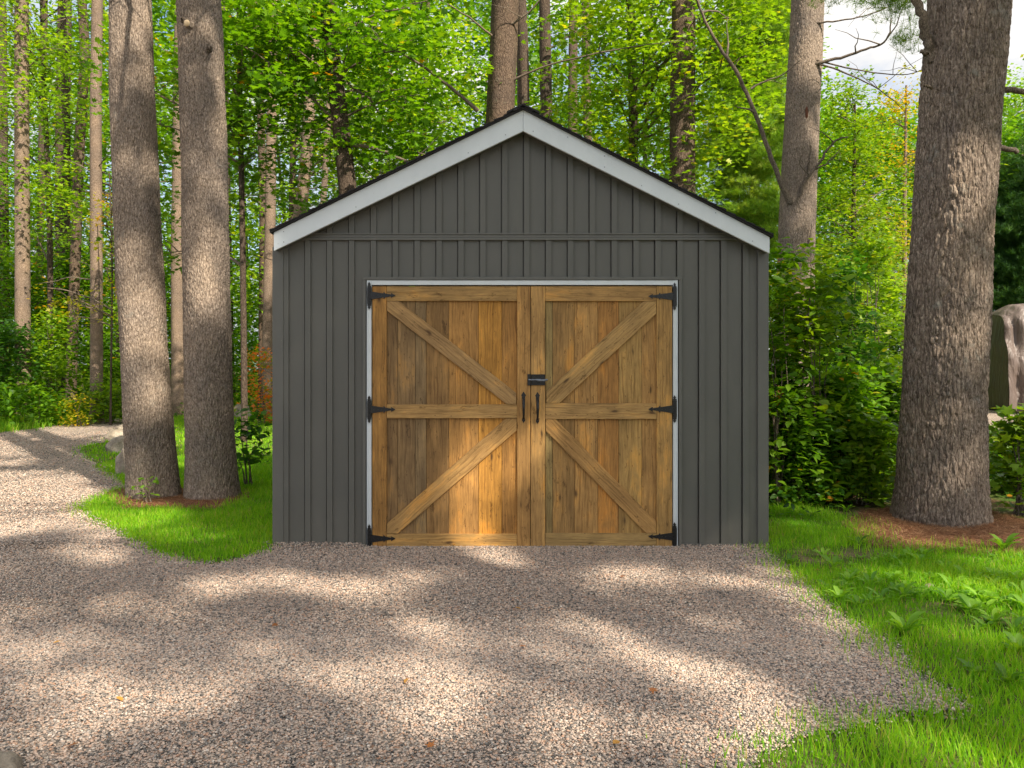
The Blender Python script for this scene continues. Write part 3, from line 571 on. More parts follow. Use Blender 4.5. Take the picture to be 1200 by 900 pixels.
def sprays(centers, r_sp, n_leaf, size, flatn=.16, tilt=.35, r=rng, jit=.25):
    """leaf positions in flattened sprays round the given centres"""
    n = len(centers); m = n * n_leaf
    a = r.random(m) * 6.283; q = np.sqrt(r.random(m)); rs = np.repeat(r_sp * r.uniform(1 - jit, 1 + jit, n), n_leaf)
    off = np.stack([np.cos(a) * q * rs, np.sin(a) * q * rs, r.normal(0, flatn, m) * rs], -1)
    Tm = rotz_tilt(n, tilt=r.uniform(0, tilt, n), r=r); off = np.einsum('nij,nkj->nki', Tm, off.reshape(n, n_leaf, 3)).reshape(-1, 3)
    pos = np.repeat(centers, n_leaf, 0) + off; pos[:, 2] -= q ** 2 * rs * .22
    rot = rotz_tilt(m, tilt=np.abs(r.normal(0, .55, m)), r=r); return pos, rot, size * r.uniform(.65, 1.2, m)
def blobs_to_centers(blobs, r=rng):
    """blobs: (px, py, dist, rx_px, ry_px, r_depth_m, n)"""
    cs = []
    for (px, py, d, rx, ry, rd, n) in blobs:
        u = r.normal(0, 1, (n, 3)); u /= np.linalg.norm(u, axis=1)[:, None]; u *= (r.random((n, 1)) ** .45)
        c = P(px, py, d - D); k = d / F; cs.append(c + u * np.array((rx * k, rd, ry * k)))
    c = np.vstack(cs); return c[c[:, 2] > .15]
def leaves_obj(name, tmpl, pos, rot, sc, mat, parent, origin, r=rng, cl=None):
    v, f = inst(tmpl, pos, rot, sc); n = len(pos); ti = r.random(n)
    if cl is not None: ti = np.clip(ti * .55 + np.repeat(cl, n // len(cl)) * .5, 0, 1)
    return mesh_np(name, v, f, mat, parent, origin, tint=np.repeat(ti, len(v) // n))
def tree(name, label, cat, trunk, rad, blobs=None, mat='maple', bark='bark_dark', tmpl=LOBE3, size=.12, n_leaf=34, r_sp=.55, group=None, disp=0, nseg=14, dz=.25, plate=20, stretch=.25, flare=.25, limbs=(), nb=24, tilt=.35, flatn=.16, extra=None, seed=0, kind=None, centers=None):
    trunk = np.asarray(trunk, float); base = trunk[0].copy()
    t = thing(name, label, cat, tuple(base), group)
    v, f = trunk_arrays(trunk, rad, nseg, dz, disp, plate, stretch, flare, seed or base[0]); mesh_np('trunk', v, f, M[bark], t, base, smooth=True)
    for (path, r0, r1, bn) in limbs:
        p = np.asarray(path); tb = Tubes(); fine = np.linspace(0, 1, 5 * (len(p) - 1) + 1); src = np.linspace(0, 1, len(p))
        pf = np.stack([np.interp(fine, src, p[:, k]) for k in range(3)], -1); kk = np.ones(5) / 5
        for k in range(3):
            if len(pf) > 12: pf[2:-2, k] = np.convolve(pf[:, k], kk, 'valid')
        pf += rng.normal(0, .25 * r0, pf.shape) * (fine[:, None] > .05)
        tb.add(pf, np.interp(fine, [0, .08, 1], [r0 * 1.35, r0, r1]), 8)
        for q in range(bn):
            s_ = rng.integers(len(pf) // 3, len(pf)); l = rng.uniform(.25, .7) * (1 + r0 * 10); dr_ = rng.normal(0, 1, 3); dr_[2] = abs(dr_[2]) * .5; dr_ /= np.linalg.norm(dr_)
            tb.add(bpath(pf[s_], pf[s_] + dr_ * l, .05, 5, .2), np.linspace(r1 * 1.3, .002, 5), 5)
        tb.build('branch', M[bark] if r0 > .05 else M['twig'], t, base)
    if blobs is not None or centers is not None:
        cen = blobs_to_centers(blobs) if centers is None else centers
        if nb:
            tb = Tubes(); zmin, zmax = trunk[0, 2], trunk[-1, 2]; sel = rng.choice(len(cen), min(nb, len(cen)), replace=False)
            for q in sel:
                c = cen[q]; hz = math.hypot(c[0] - base[0], c[1] - base[1]); za = np.clip(c[2] - hz * rng.uniform(.15, .5), zmin + .8, zmax * .97)
                a = np.array([np.interp(za, trunk[:, 2], trunk[:, 0]), np.interp(za, trunk[:, 2], trunk[:, 1]), za]); p = bpath(a, c, .06, 9, .10)
                rr = min(.05, .012 + .007 * np.linalg.norm(c - a)); tb.add(p, np.linspace(rr, .004, 9), 5)
                for z in range(4):
                    s_ = rng.integers(3, 8); near = cen[np.argsort(np.linalg.norm(cen - p[s_], axis=1))[rng.integers(0, 6)]]
                    if np.linalg.norm(near - p[s_]) < 2.5: tb.add(bpath(p[s_], near, .05, 5, .12), np.linspace(rr * .45, .003, 5), 4)
            tb.build('branches', M['twig'], t, base)
        pos, rot, sc = sprays(cen, r_sp, n_leaf, size, flatn, tilt)
        leaves_obj('crown', tmpl, pos, rot, sc, M[mat], t, base, cl=rng.random(len(cen)))
    return t
def vpath(points, dist):
    """trunk path through image points at one distance; first point is on the ground"""
    out_ = []
    for i, (px, py) in enumerate(points):
        p = P(px, py, dist - D); out_.append(p)
    return out_
def grounded(points, dist, ztop=None):
    """(px, py) points from low to high; adds the base on the ground below the first and a top above the frame"""
    p = vpath(points, dist); a, b = p[0], p[min(1, len(p) - 1)]
    if a[2] > .05: p = [np.array((a[0] + (a[0] - b[0]) / max(b[2] - a[2], .1) * a[2] * .5, a[1], 0.))] + p
    else: p[0][2] = -.02
    if ztop:
        c, d_ = p[-2], p[-1]; k = (ztop - d_[2]) / (d_[2] - c[2]); e = d_ + (d_ - c) * min(k, 3) * .6; e[2] = ztop; p.append(e)
    return p
def rpx(w, d): return w / 2 * d / F

# --- near pines
dA = 8.0; dB = 7.95; dC = 6.75; dDd = 10.6
pA = grounded([(181, 578), (176, 520), (168, 400), (160, 250), (154, 100), (153, 0)], dA, 15)
tree('pine_tree', 'slightly leaning pine with sunlit brown bark beside the gravel bend, left of its twin', 'pine tree', pA, [rpx(56, dA), rpx(53, dA), rpx(51, dA), rpx(50, dA), rpx(47, dA), rpx(44, dA), .14], None, bark='bark_fine', disp=.010, nseg=220, dz=.012, plate=42, stretch=.32, flare=.09, seed=1.3,
     limbs=[(vpath([(153, -250), (60, -330), (-60, -370)], dA), .05, .015, 4), ([np.array(q) for q in ((-3.92, 2.1, 5.75), (-3.55, 1.55, 6.15), (-3.0, 1.05, 6.25), (-2.55, .35, 5.95), (-2.35, -.1, 5.4))], .034, .014, 5), ([np.array(q) for q in ((-3.95, 2.1, 6.9), (-3.3, 1.7, 7.3), (-2.9, .9, 7.1), (-2.2, .5, 6.9))], .026, .010, 5), ([np.array(q) for q in ((-3.95, 2.0, 5.2), (-3.75, 1.65, 5.6), (-3.35, 1.2, 6.0), (-3.2, .8, 6.3))], .018, .006, 3)])  # limbs reaching sunward above the frame are added for their shadows on the bark
pB = grounded([(249, 582), (247, 500), (243, 350), (240, 200), (236, 60), (233, 0)], dB, 15)
def stub(px, py, d, dx, dz_, l, r0): a = P(px, py, d - D - .0); return ([a, a + np.array((dx * l * .5, -l * .35, dz_ * l * .5)), a + np.array((dx * l, -l * .5, dz_ * l))], r0, r0 * .55, 0)
tree('pine_tree', 'straight dark-based pine closest to the left wall of the shed, with a sawn branch stub', 'pine tree', pB, [rpx(58, dB), rpx(54, dB), rpx(52, dB), rpx(51, dB), rpx(50, dB), rpx(49, dB), .16], None, bark='bark_fine', disp=.011, nseg=220, dz=.012, plate=38, stretch=.30, flare=.10, seed=4.1,
     limbs=[([np.array(q) for q in ((-3.2, 2.1, 6.1), (-2.8, 1.5, 6.6), (-2.2, 1.0, 6.9), (-1.7, .2, 6.7))], .030, .012, 5), stub(222, 30, dB - .22, -.3, .3, .13, .035), stub(244, 58, dB - .22, .5, .2, .10, .03)])  # first limb, out of view, is added to throw branch shadows on the trunks
pC = grounded([(1099, 612), (1102, 560), (1108, 400), (1117, 250), (1127, 120), (1137, 0)], dC, 14)
c1 = [P(1094, 70, dC - D), P(1085, 45, dC - D - .05), P(1079, 20, dC - D - .08), P(1068, -12, dC - D - .1), P(1050, -60, dC - D - .1)]
tree('pine_tree', 'largest pine with deeply furrowed bark standing in brown needles right of the shed', 'pine tree', pC, [rpx(99, dC), rpx(91, dC), rpx(86, dC), rpx(86, dC), rpx(86, dC), rpx(86, dC), .2], None, bark='bark_near', disp=.020, nseg=300, dz=.011, plate=24, stretch=.24, flare=.08, seed=7.7,
     limbs=[(c1, .045, .03, 0), ([P(1165, 103, dC - D), P(1185, 104, dC - D), P(1215, 112, dC - D), P(1290, 100, dC - D)], .03, .02, 0), ([P(1150, 165, dC - D), P(1172, 172, dC - D), P(1194, 178, dC - D)], .032, .02, 0), stub(1092, 103, dC - .1, -1, .0, .10, .014), stub(1086, 64, dC - .2, -1, .1, .07, .022)])
pD = grounded([(930, 420), (932, 320), (935, 220), (941, 100), (946, 0)], dDd, 15)
def bl(pts, dd=0): return [P(x, y, dDd - D - .18 - dd * i) for i, (x, y) in enumerate(pts)]
tree('pine_tree', 'mid-distance pine rising behind the shrubs by the right wall, with crooked dead branches', 'pine tree', pD, [rpx(48, dDd), rpx(44, dDd), rpx(42, dDd), rpx(40, dDd), rpx(38, dDd), rpx(37, dDd), .15], None, bark='bark_fine', disp=.009, nseg=150, dz=.02, plate=36, stretch=.3, flare=.1, seed=2.2,
     limbs=[(bl([(926, 238), (905, 190), (885, 130), (862, 80), (838, 50), (822, 15), (812, -20)], .06), .035, .014, 4), (bl([(880, 104), (895, 95), (915, 90), (938, 70)], .05), .013, .006, 1),
            (bl([(932, 240), (942, 215), (960, 190), (978, 165), (994, 160)], .08), .028, .008, 3), (bl([(950, 200), (968, 193), (984, 176)], .1), .014, .005, 0), (bl([(944, 210), (948, 190), (950, 170)], .1), .014, .005, 0),
            (bl([(955, 75), (985, 68), (1015, 58), (1042, 48), (1044, 20)], .1), .022, .008, 3), (bl([(955, 73), (990, 85), (1030, 103), (1060, 130)], .1), .014, .004, 3), (bl([(955, 27), (990, 24), (1030, 14), (1055, 0)], .1), .013, .004, 3), (bl([(955, 70), (1000, 82), (1060, 90), (1085, 80)], .12), .012, .004, 3),
            (bl([(944, 74), (948, 110), (949, 118)], .02), .008, .004, 0), (bl([(953, 309), (962, 308), (968, 310)], .05), .012, .006, 0), (bl([(940, 300), (948, 285), (951, 262)], .05), .012, .004, 0)])

# --- trees behind
tree('maple_tree', 'dark leaning maple trunk behind the left roof slope with layered green leaves', 'maple tree', grounded([(412, 250), (404, 190), (394, 100), (382, 0)], 13, 11), [.17, .16, .15, .14, .13, .06],
     [(440, 60, 13.5, 120, 90, 2.2, 100), (350, 100, 13, 70, 110, 1.8, 60), (470, 170, 14, 90, 70, 1.8, 55), (330, 40, 13, 80, 60, 1.6, 40), (450, -90, 13.5, 150, 90, 2.5, 70), (390, 250, 15, 60, 60, 1.5, 24)],
     'maple', size=.125, tmpl=LOBED, n_leaf=34, r_sp=.55, nb=26, limbs=[([P(404, 170, 7.2), P(440, 172, 7.0), P(475, 190, 6.8), (P(520, 190, 6.6))], .035, .012, 4), ([P(402, 95, 7.3), P(430, 112, 7.0), P(450, 140, 7.0)], .03, .01, 4), ([P(560, 130, 7), P(520, 95, 7), P(470, 60, 7), P(400, 30, 7.2)], .03, .012, 5)])
tree('pine_tree', 'thick pine trunk rising directly behind the roof ridge', 'pine tree', grounded([(586, 140), (590, 60), (592, 0)], 13.5, 14), [.255, .245, .24, .24, .12], [(640, -180, 13.5, 150, 70, 2.5, 60)], 'needle', 'bark_mid', TUFT, .16, 60, .5, nseg=60, dz=.04, nb=10, disp=.008, plate=34,
     limbs=[([P(598, 30, 7.6), P(620, 15, 7.5), P(650, -20, 7.3)], .022, .008, 3), ([P(580, 45, 7.7), P(550, 20, 7.4), P(500, -10, 7.2)], .02, .008, 3), ([P(600, 95, 7.7), P(640, 75, 7.5), (P(720, 58, 7.3)), P(790, 48, 7.2)], .02, .006, 5)])
tree('pine_tree', 'dark trunk just right of the thick trunk behind the ridge', 'pine tree', grounded([(613, 130), (613, 60), (610, 0)], 19, 14), [.16, .15, .15, .14, .07], None, bark='bark_dark')
tree('pine_tree', 'slim dark trunk a little right of the ridge, second trunk past the thick one', 'pine tree', grounded([(640, 120), (639, 60), (638, 0)], 18, 14), [.15, .14, .14, .13, .07], None, bark='bark_dark', limbs=[([P(640, 60, 12), P(670, 40, 12), P(700, 30, 12)], .025, .01, 3)])
tree('maple_tree', 'bright leafy maple spreading over the right roof slope', 'maple tree', grounded([(742, 200), (742, 100), (738, 0)], 16.5, 12), [.11, .10, .10, .10, .05],
     [(740, 60, 15.5, 110, 80, 2.2, 95), (830, 110, 14.5, 70, 90, 1.8, 60), (700, 150, 16, 90, 60, 1.8, 52), (800, 200, 15, 60, 50, 1.5, 26), (780, -80, 15, 160, 80, 2.5, 75), (870, 30, 14, 50, 80, 1.4, 38)],
     'lime', size=.12, tmpl=LOBED, n_leaf=34, r_sp=.55, nb=26)
tree('pine_tree', 'rough brown trunk partly veiled by leaves above the right roof slope', 'pine tree', grounded([(799, 260), (800, 120), (801, 0)], 14.5, 14), [.27, .25, .23, .22, .1], None, bark='bark_mid', nseg=50, dz=.05, disp=.01, plate=30)
tree('pine_tree', 'grey slender trunk seen through leaves right of the ridge', 'tree', grounded([(671, 180), (671, 90), (672, 0)], 22, 15), [.15, .14, .13, .13, .07], None, bark='bark_mid')
tree('pine_tree', 'faint brown trunk behind the leaves midway along the right roof slope', 'tree', grounded([(690, 220), (688, 120), (686, 0)], 25, 15), [.15, .14, .13, .13, .07], None, bark='bark_mid')
# left side trunks
LT = [('straight bare trunk at the far left edge with flaking bark', [(27, 452), (26, 300), (25, 0)], 19.5, 16, 'bark_pale'),
      ('dark trunk between the edge trunk and the pale pole trunk', [(76, 440), (73, 200), (76, 0)], 25, 16, 'bark_dark'),
      ('crooked grey trunk leaning just left of the pale pole trunk', [(84, 430), (92, 200), (100, 60), (96, 0)], 23, 11, 'bark_mid'),
      ('pale pole trunk with orange flaking bark beside the leaning pine', [(113, 464), (113, 300), (112, 120), (114, 0)], 18.5, 13, 'bark_pale'),
      ('smooth pale trunk seen between the two big left pines', [(209, 425), (208, 300), (210, 150), (212, 0)], 21, 15, 'bark_pale'),
      ('thin pale trunk hard against the left roof corner', [(314, 400), (317, 250), (318, 150), (322, 0)], 21, 12, 'bark_pale'),
      ('lighter twin trunk left of the roof corner', [(308, 400), (309, 260), (306, 140), (300, 0)], 23, 9, 'bark_mid'),
      ('leaning whitish trunk above the lower left roof edge', [(348, 280), (360, 180), (364, 90), (372, 0)], 18, 14, 'bark_pale'),
      ('very thin pale stem between the whitish trunk and the dark maple', [(378, 250), (384, 150), (392, 0)], 20, 7, 'bark_pale'),
      ('dark slim trunk in the gap right of the second big pine', [(270, 430), (266, 250), (262, 0)], 26, 9, 'bark_dark'),
      ('thin trunk hugging the left side of the leaning pine', [(141, 420), (139, 300), (132, 0)], 22, 9, 'bark_mid'),
      ('very dark trunk in the deep shade at the left edge', [(4, 450), (2, 250), (0, 0)], 27, 14, 'bark_dark'),
      ('slim shaded trunk low between edge trunk and dark trunk', [(44, 440), (47, 300), (52, 0)], 30, 8, 'bark_dark')]
for q, (lab, pts, d, w, bk) in enumerate(LT):
    p = grounded(pts, d, 16); w_ = rpx(w, d); rad = list(np.linspace(w_ * 1.12, w_ * .92, len(p) - 1)) + [w_ * .4]
    lim = []
    for k in range(5):
        px, py = pts[len(pts) // 2]; py = rng.uniform(40, 330); a = P(np.interp(-py, [-pt[1] for pt in pts], [pt[0] for pt in pts]), py, d - D); sg = rng.choice([-1, 1]); l = rng.uniform(.6, 1.6)
        lim.append((bpath(a, a + np.array((sg * l, rng.uniform(-.5, .3), rng.uniform(-.1, .5))), .05, 5, .1), .016, .004, 2))
    tree('forest_tree', lab, 'tree', p, rad, None, bark=bk, limbs=lim if q in (0, 1, 3, 4, 7, 5) else (), dz=.12, nseg=16, flare=.2, seed=q * 1.7)
# leafy trees left
tree('maple_tree', 'young maple with dense leaves right behind the second big left pine', 'maple tree', grounded([(286, 430), (284, 260), (280, 60)], 13.5, 9), [.06, .055, .05, .04, .02],
     [(290, 60, 13, 60, 90, 1.6, 55), (285, 190, 13.5, 45, 70, 1.3, 26), (200, 110, 14, 70, 120, 1.6, 50), (250, -60, 13, 120, 70, 2, 40), (190, 250, 15, 35, 60, 1.2, 14)], 'maple', size=.12, tmpl=LOBED, n_leaf=32, r_sp=.5, nb=22)
tree('maple_tree', 'airy bright maple filling the gap above the gravel bend at far left', 'maple tree', grounded([(60, 440), (58, 250), (50, 60)], 21, 12), [.08, .075, .07, .06, .03],
     [(40, 110, 20, 70, 80, 2.2, 80), (80, 230, 20, 60, 60, 2, 48), (20, 30, 20, 60, 50, 2, 40), (110, 40, 21, 50, 60, 2, 36), (60, -80, 20, 120, 70, 3, 60), (20, 270, 22, 40, 50, 2, 20)], 'lime', size=.14, tmpl=LOBE3, n_leaf=30, r_sp=.7, nb=24)
tree('yellowing_tree', 'slender sapling with yellow leaves among the left trunks', 'sapling', grounded([(130, 450), (132, 300), (128, 200)], 17.5), [.025, .022, .018, .012],
     [(130, 250, 17, 14, 60, .8, 14), (80, 350, 17.5, 30, 40, .9, 12), (136, 340, 17, 12, 50, .6, 10)], 'yellow', size=.10, tmpl=LOBE3, n_leaf=16, r_sp=.4, nb=12)
tree('maple_tree', 'shadowy broad tree deep between the left trunks', 'tree', grounded([(160, 440), (162, 250), (165, 50)], 25.5, 14), [.12, .11, .10, .09, .04],
     [(100, 330, 25, 130, 60, 2.5, 130), (230, 300, 25, 70, 90, 2.5, 90), (180, 120, 26, 120, 110, 3, 130), (30, 200, 26, 60, 100, 2.5, 60)], 'maple', size=.17, tmpl=KITE, n_leaf=32, r_sp=.8, nb=26)
tree('maple_tree', 'tall bright tree behind the lower left roof slope', 'tree', grounded([(340, 440), (342, 250), (346, 50)], 24.5, 14), [.12, .11, .10, .09, .04],
     [(330, 300, 24, 70, 90, 2.5, 100), (420, 160, 24, 80, 90, 2.5, 100), (500, 80, 24, 80, 70, 2.5, 70), (300, 60, 25, 70, 80, 2.5, 60)], 'lime', size=.17, tmpl=KITE, n_leaf=32, r_sp=.8, nb=26)
# right background
tree('white_pine', 'soft-needled green pine behind the right end of the roof', 'pine tree', grounded([(885, 420), (884, 150), (884, 0)], 21, 13), [.16, .15, .13, .12, .03],
     [(885, 60, 20, 45, 70, 2, 150), (880, 170, 20, 48, 60, 2, 140), (875, 260, 20, 50, 50, 2, 110), (890, -50, 20, 50, 60, 2, 60)], 'needle', 'bark_fine', TUFT_D, .16, 42, .42, nb=24, flatn=.14)
tree('maple_tree', 'pointed yellow-green maple between the two right-hand pines', 'maple tree', grounded([(1000, 420), (1000, 260), (1002, 120)], 17), [.07, .06, .05, .02],
     [(1000, 170, 17, 36, 60, 1.2, 46), (995, 250, 17, 55, 60, 1.6, 66), (1020, 330, 16.5, 55, 60, 1.6, 60), (960, 330, 16, 40, 60, 1.4, 40), (1002, 110, 17, 14, 28, .5, 10), (1040, 250, 18, 30, 60, 1.2, 30)], 'lime', size=.105, tmpl=LOBE3, n_leaf=40, r_sp=.45, nb=28, tilt=.6)
tree('maple_tree', 'pale yellow-green tree with thin crown left of the largest pine', 'tree', grounded([(1060, 420), (1060, 250), (1062, 100)], 26), [.10, .09, .07, .03],
     [(1055, 120, 26, 32, 36, 1.6, 36), (1065, 190, 26, 34, 50, 1.8, 30), (1050, 280, 25, 40, 60, 1.8, 50)], 'yellow', size=.11, tmpl=KITE, n_leaf=26, r_sp=.55, nb=24, tilt=.6, bark='bark_pale')
tree('white_pine', 'dense dark green pine beyond the covered vehicle at the right edge', 'pine tree', grounded([(1196, 400), (1196, 250), (1198, 170)], 30), [.18, .15, .10, .03],
     [(1195, 215, 30, 30, 40, 2, 60), (1190, 280, 30, 50, 50, 2.5, 110), (1230, 230, 30, 60, 80, 3, 110), (1185, 340, 30, 50, 40, 2.5, 90)], 'ndark', 'bark_fine', TUFT_D, .24, 46, .8, nb=16)
tree('maple_tree', 'leafy treetop poking above the woods right of the largest pine', 'tree', grounded([(1200, 350), (1202, 150), (1205, 90)], 34), [.15, .12, .1, .03],
     [(1200, 110, 34, 40, 40, 3, 44), (1190, 170, 34, 30, 30, 2, 26)], 'lime', size=.18, tmpl=KITE, n_leaf=30, r_sp=.9, nb=14)
tree('white_pine', 'pine limbs with needle tufts hanging in at the top between the right-hand pines', 'pine tree', [np.array((7.2, 5.2, 0)), np.array((7.2, 5.2, 6)), np.array((7.2, 5.2, 13))], [.2, .16, .08],
     [(1040, 8, 9, 30, 16, .6, 10), (1010, -20, 9, 50, 18, .8, 16), (1090, 30, 9.4, 10, 30, .4, 5)], 'needle', 'bark_fine', TUFT, .11, 46, .24, nb=8, centers=None) if False else None

m, nt, o = newmat('raw_wood'); pbsdf(nt, o, (.62, .46, .28), .8); M['raw'] = m
m, nt, o = newmat('rotten_wood'); pbsdf(nt, o, (.10, .035, .015), .9); M['rot'] = m
pines = [q for q in COL.objects if q.name.startswith('pine_tree') and q.type == 'EMPTY']
def lump(name, c, rad, mat, par):
    bm = bmesh.new(); bmesh.ops.create_icosphere(bm, subdivisions=2, radius=1); me = bpy.data.meshes.new(name)
    for v in bm.verts: v.co = Vector([v.co[k] * rad[k] * (1 + .12 * noise.noise(v.co * 2)) + c[k] - par.location[k] for k in range(3)])
    bm.to_mesh(me); bm.free(); me.materials.append(mat); o = bpy.data.objects.new(name, me); COL.objects.link(o); o.parent = par
lump('sawn_end', P(219, 27, dB - D - .34), (.030, .02, .034), M['raw'], pines[1])
lump('knot_hole', P(945, 132, dDd - D - .215), (.024, .03, .095), M['rot'], pines[3])
# small overhead pine twigs belong to the largest pine
tw = blobs_to_centers([(1048, 2, 7.6, 26, 14, .3, 10), (1000, -18, 7.8, 50, 12, .4, 14), (1075, 40, 7.4, 8, 18, .2, 4)])
pos, rot, sc = sprays(tw, .17, 26, .10, .3, .8)
ptree = [o for o in COL.objects if o.name.startswith('pine_tree') and o.type == 'EMPTY'][2]
leaves_obj('needle_spray', TUFT, pos, rot, sc, M['needle'], ptree, ptree.location)

# --- the woods behind, one mass
def woods():
    n = 21000; px = rng.uniform(-260, 1460, n); d = 30 + 34 * rng.random(n) ** 1.2
    topy = np.interp(px, [-300, 880, 950, 990, 1060, 1100, 1180, 1260, 1500], [-260, -200, 60, 140, 130, 170, 120, 150, 140]) + rng.normal(0, 14, n)
    u = rng.random(n) ** .85; py = 470 - (470 - topy) * u
    z = H - (py - HY) * d / F; x = (px - 600) * d / F; k = (z > .2) & (z < 24)
    # lumpy crowns: drop clusters where a slow noise is low
    ns = np.array([noise.noise(Vector((a * .16, b * .16, c * .20))) for a, b, c in zip(x, d, z)]); lim_ = np.where(px < 900, -.30, -.34); k &= ns > lim_ + np.clip(z - 8, 0, 8) * .030
    c = np.stack([x, d - D, z], -1)[k]; nl = 34
    pos, rot, sc = sprays(c, 1.15, nl, .27, .25, .6); return leaves_obj('woodland', KITE, pos, rot, sc, M['woods'], None, (0, 0, 0), cl=rng.random(len(c)))
M['woods'] = leafmat('far_leaves', [(0, (.030, .090, .010)), (.5, (.070, .170, .012)), (.85, (.14, .25, .018)), (1, (.28, .32, .025))], .4)
tag(woods(), 'far woodland of mixed green leaves behind everything', 'woods', kind='stuff')
tb = Tubes()
for q in range(28):
    px = rng.uniform(-150, 1350); d = rng.uniform(27, 52)
    if 930 < px < 1080: continue
    a = P(px, 430, d - D); a[2] = 0; w = rng.uniform(.09, .2); tb.add([a, a + np.array((rng.normal(0, .2), 0, 6)), a + np.array((rng.normal(0, .5), 0, 12 if px > 900 else 18))], [w, w * .9, w * .4], 9)
tag(tb.build('woodland_trunks', M['bark_dark']), 'slim far trunks inside the woodland', 'woods', kind='stuff')
# dim understorey closing the view at eye level
c = []
for q in range(3800):
    px = rng.uniform(-300, 1500); d = rng.uniform(24, 34); zt = np.interp(px, [-300, 330, 900, 1500], [5.4, 4.6, 4.6, 3.6]); c.append(((px - 600) * d / F, d - D, .1 + zt * rng.random() ** 1.3))
c = np.array(c); keep = ~((c[:, 0] > 8) & (c[:, 1] < 24)); c = c[keep]
pos, rot, sc = sprays(c, .75, 34, .17, .35, .7); tag(leaves_obj('undergrowth', KITE, pos, rot, sc, M['maple'], None, (0, 0, 0), cl=rng.random(len(c))), 'leafy undergrowth along the edge of the woods', 'undergrowth', kind='stuff')

# ------------------------------------------------------------------ shrubs
def shrub(name, label, cat, px, py, d, w_px, h_px, mat, tmpl=OVAL, size=.09, n=40, n_leaf=26, r_sp=.28, stems=7, depth=None, group=None, tilt=.7, base=None):
    b = P(px, py, d - D); b[2] = 0; t = thing(name, label, cat, tuple(b), group); k = d / F; rx = w_px / 2 * k; hh = h_px * k; rd = depth or rx
    u = rng.random((n, 3)); a = u[:, 0] * 6.283; z = u[:, 1] ** .8; rad = np.sqrt(u[:, 2]) * np.interp(z, [0, .3, .7, 1], [.7, 1, .85, .3])
    cen = b + np.stack([np.cos(a) * rad * rx, np.sin(a) * rad * rd, .06 + z * hh], -1)
    tb = Tubes()
    for q in rng.choice(n, min(stems, n), replace=False):
        s_ = b + np.array((rng.normal(0, rx * .2), rng.normal(0, rd * .2), 0)); tb.add(bpath(s_, cen[q], .08, 7, .08), np.linspace(.011, .003, 7), 5)
    tb.build('stem', M['twig'], t, b)
    pos, rot, sc = sprays(cen, r_sp, n_leaf, size, .3, tilt); leaves_obj('foliage', tmpl, pos, rot, sc, M[mat], t, b, cl=rng.random(n)); return t
# left verge
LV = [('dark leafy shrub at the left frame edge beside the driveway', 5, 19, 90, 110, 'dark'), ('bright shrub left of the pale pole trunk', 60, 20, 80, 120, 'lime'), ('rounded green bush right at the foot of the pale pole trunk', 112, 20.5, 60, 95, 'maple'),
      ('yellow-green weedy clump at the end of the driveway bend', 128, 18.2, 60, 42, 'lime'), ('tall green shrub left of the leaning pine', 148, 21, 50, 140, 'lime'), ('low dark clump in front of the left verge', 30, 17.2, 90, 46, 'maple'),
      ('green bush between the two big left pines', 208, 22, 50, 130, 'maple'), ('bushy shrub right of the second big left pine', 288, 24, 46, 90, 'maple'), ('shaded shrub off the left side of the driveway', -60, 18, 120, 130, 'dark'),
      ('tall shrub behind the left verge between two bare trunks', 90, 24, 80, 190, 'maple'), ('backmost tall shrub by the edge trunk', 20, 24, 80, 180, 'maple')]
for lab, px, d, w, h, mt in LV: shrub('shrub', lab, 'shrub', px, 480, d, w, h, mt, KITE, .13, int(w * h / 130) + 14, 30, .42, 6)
shrub('yellow_weeds', 'pale flowering weeds at the foot of the driveway bend', 'weeds', 92, 480, 17.4, 50, 30, 'yellow', KITE, .07, 14, 34, .3, 4)
shrub('autumn_shrub', 'shrub with orange and green leaves by the lower left shed wall', 'shrub', 308, 480, 18, 40, 84, 'autumn', LOBE3, .11, 34, 26, .3, 5)
# right understory
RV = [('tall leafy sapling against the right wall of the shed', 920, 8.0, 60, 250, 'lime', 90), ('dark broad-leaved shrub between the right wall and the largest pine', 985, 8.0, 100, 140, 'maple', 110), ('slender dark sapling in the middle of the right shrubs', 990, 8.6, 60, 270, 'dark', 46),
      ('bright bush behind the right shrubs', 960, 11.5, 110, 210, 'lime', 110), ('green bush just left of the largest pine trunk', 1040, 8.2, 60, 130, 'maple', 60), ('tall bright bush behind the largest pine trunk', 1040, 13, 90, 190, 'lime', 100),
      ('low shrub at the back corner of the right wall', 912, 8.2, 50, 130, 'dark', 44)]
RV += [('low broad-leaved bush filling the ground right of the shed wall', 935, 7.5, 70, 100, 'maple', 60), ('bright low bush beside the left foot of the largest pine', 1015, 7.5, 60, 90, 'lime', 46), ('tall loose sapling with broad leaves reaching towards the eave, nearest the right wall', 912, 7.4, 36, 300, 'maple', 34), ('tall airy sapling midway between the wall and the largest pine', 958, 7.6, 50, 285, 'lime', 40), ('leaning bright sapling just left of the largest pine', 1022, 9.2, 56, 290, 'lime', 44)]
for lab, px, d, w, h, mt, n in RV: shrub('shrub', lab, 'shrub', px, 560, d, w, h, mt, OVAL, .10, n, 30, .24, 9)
shrub('sapling', 'bright sapling at the right frame edge beside the largest pine', 'sapling', 1200, 560, 6.9, 66, 112, 'lime', LOBED, .10, 40, 16, .18, 8)
shrub('shrub', 'leafy shrub low at the right frame edge behind the sapling', 'shrub', 1206, 560, 8.2, 100, 66, 'maple', OVAL, .10, 60, 26, .22, 6)
shrub('shrub', 'dark shrub tucked against the right side of the second big left pine', 'shrub', 290, 575, 8.6, 34, 84, 'dark', OVAL, .10, 18, 12, .15, 5)
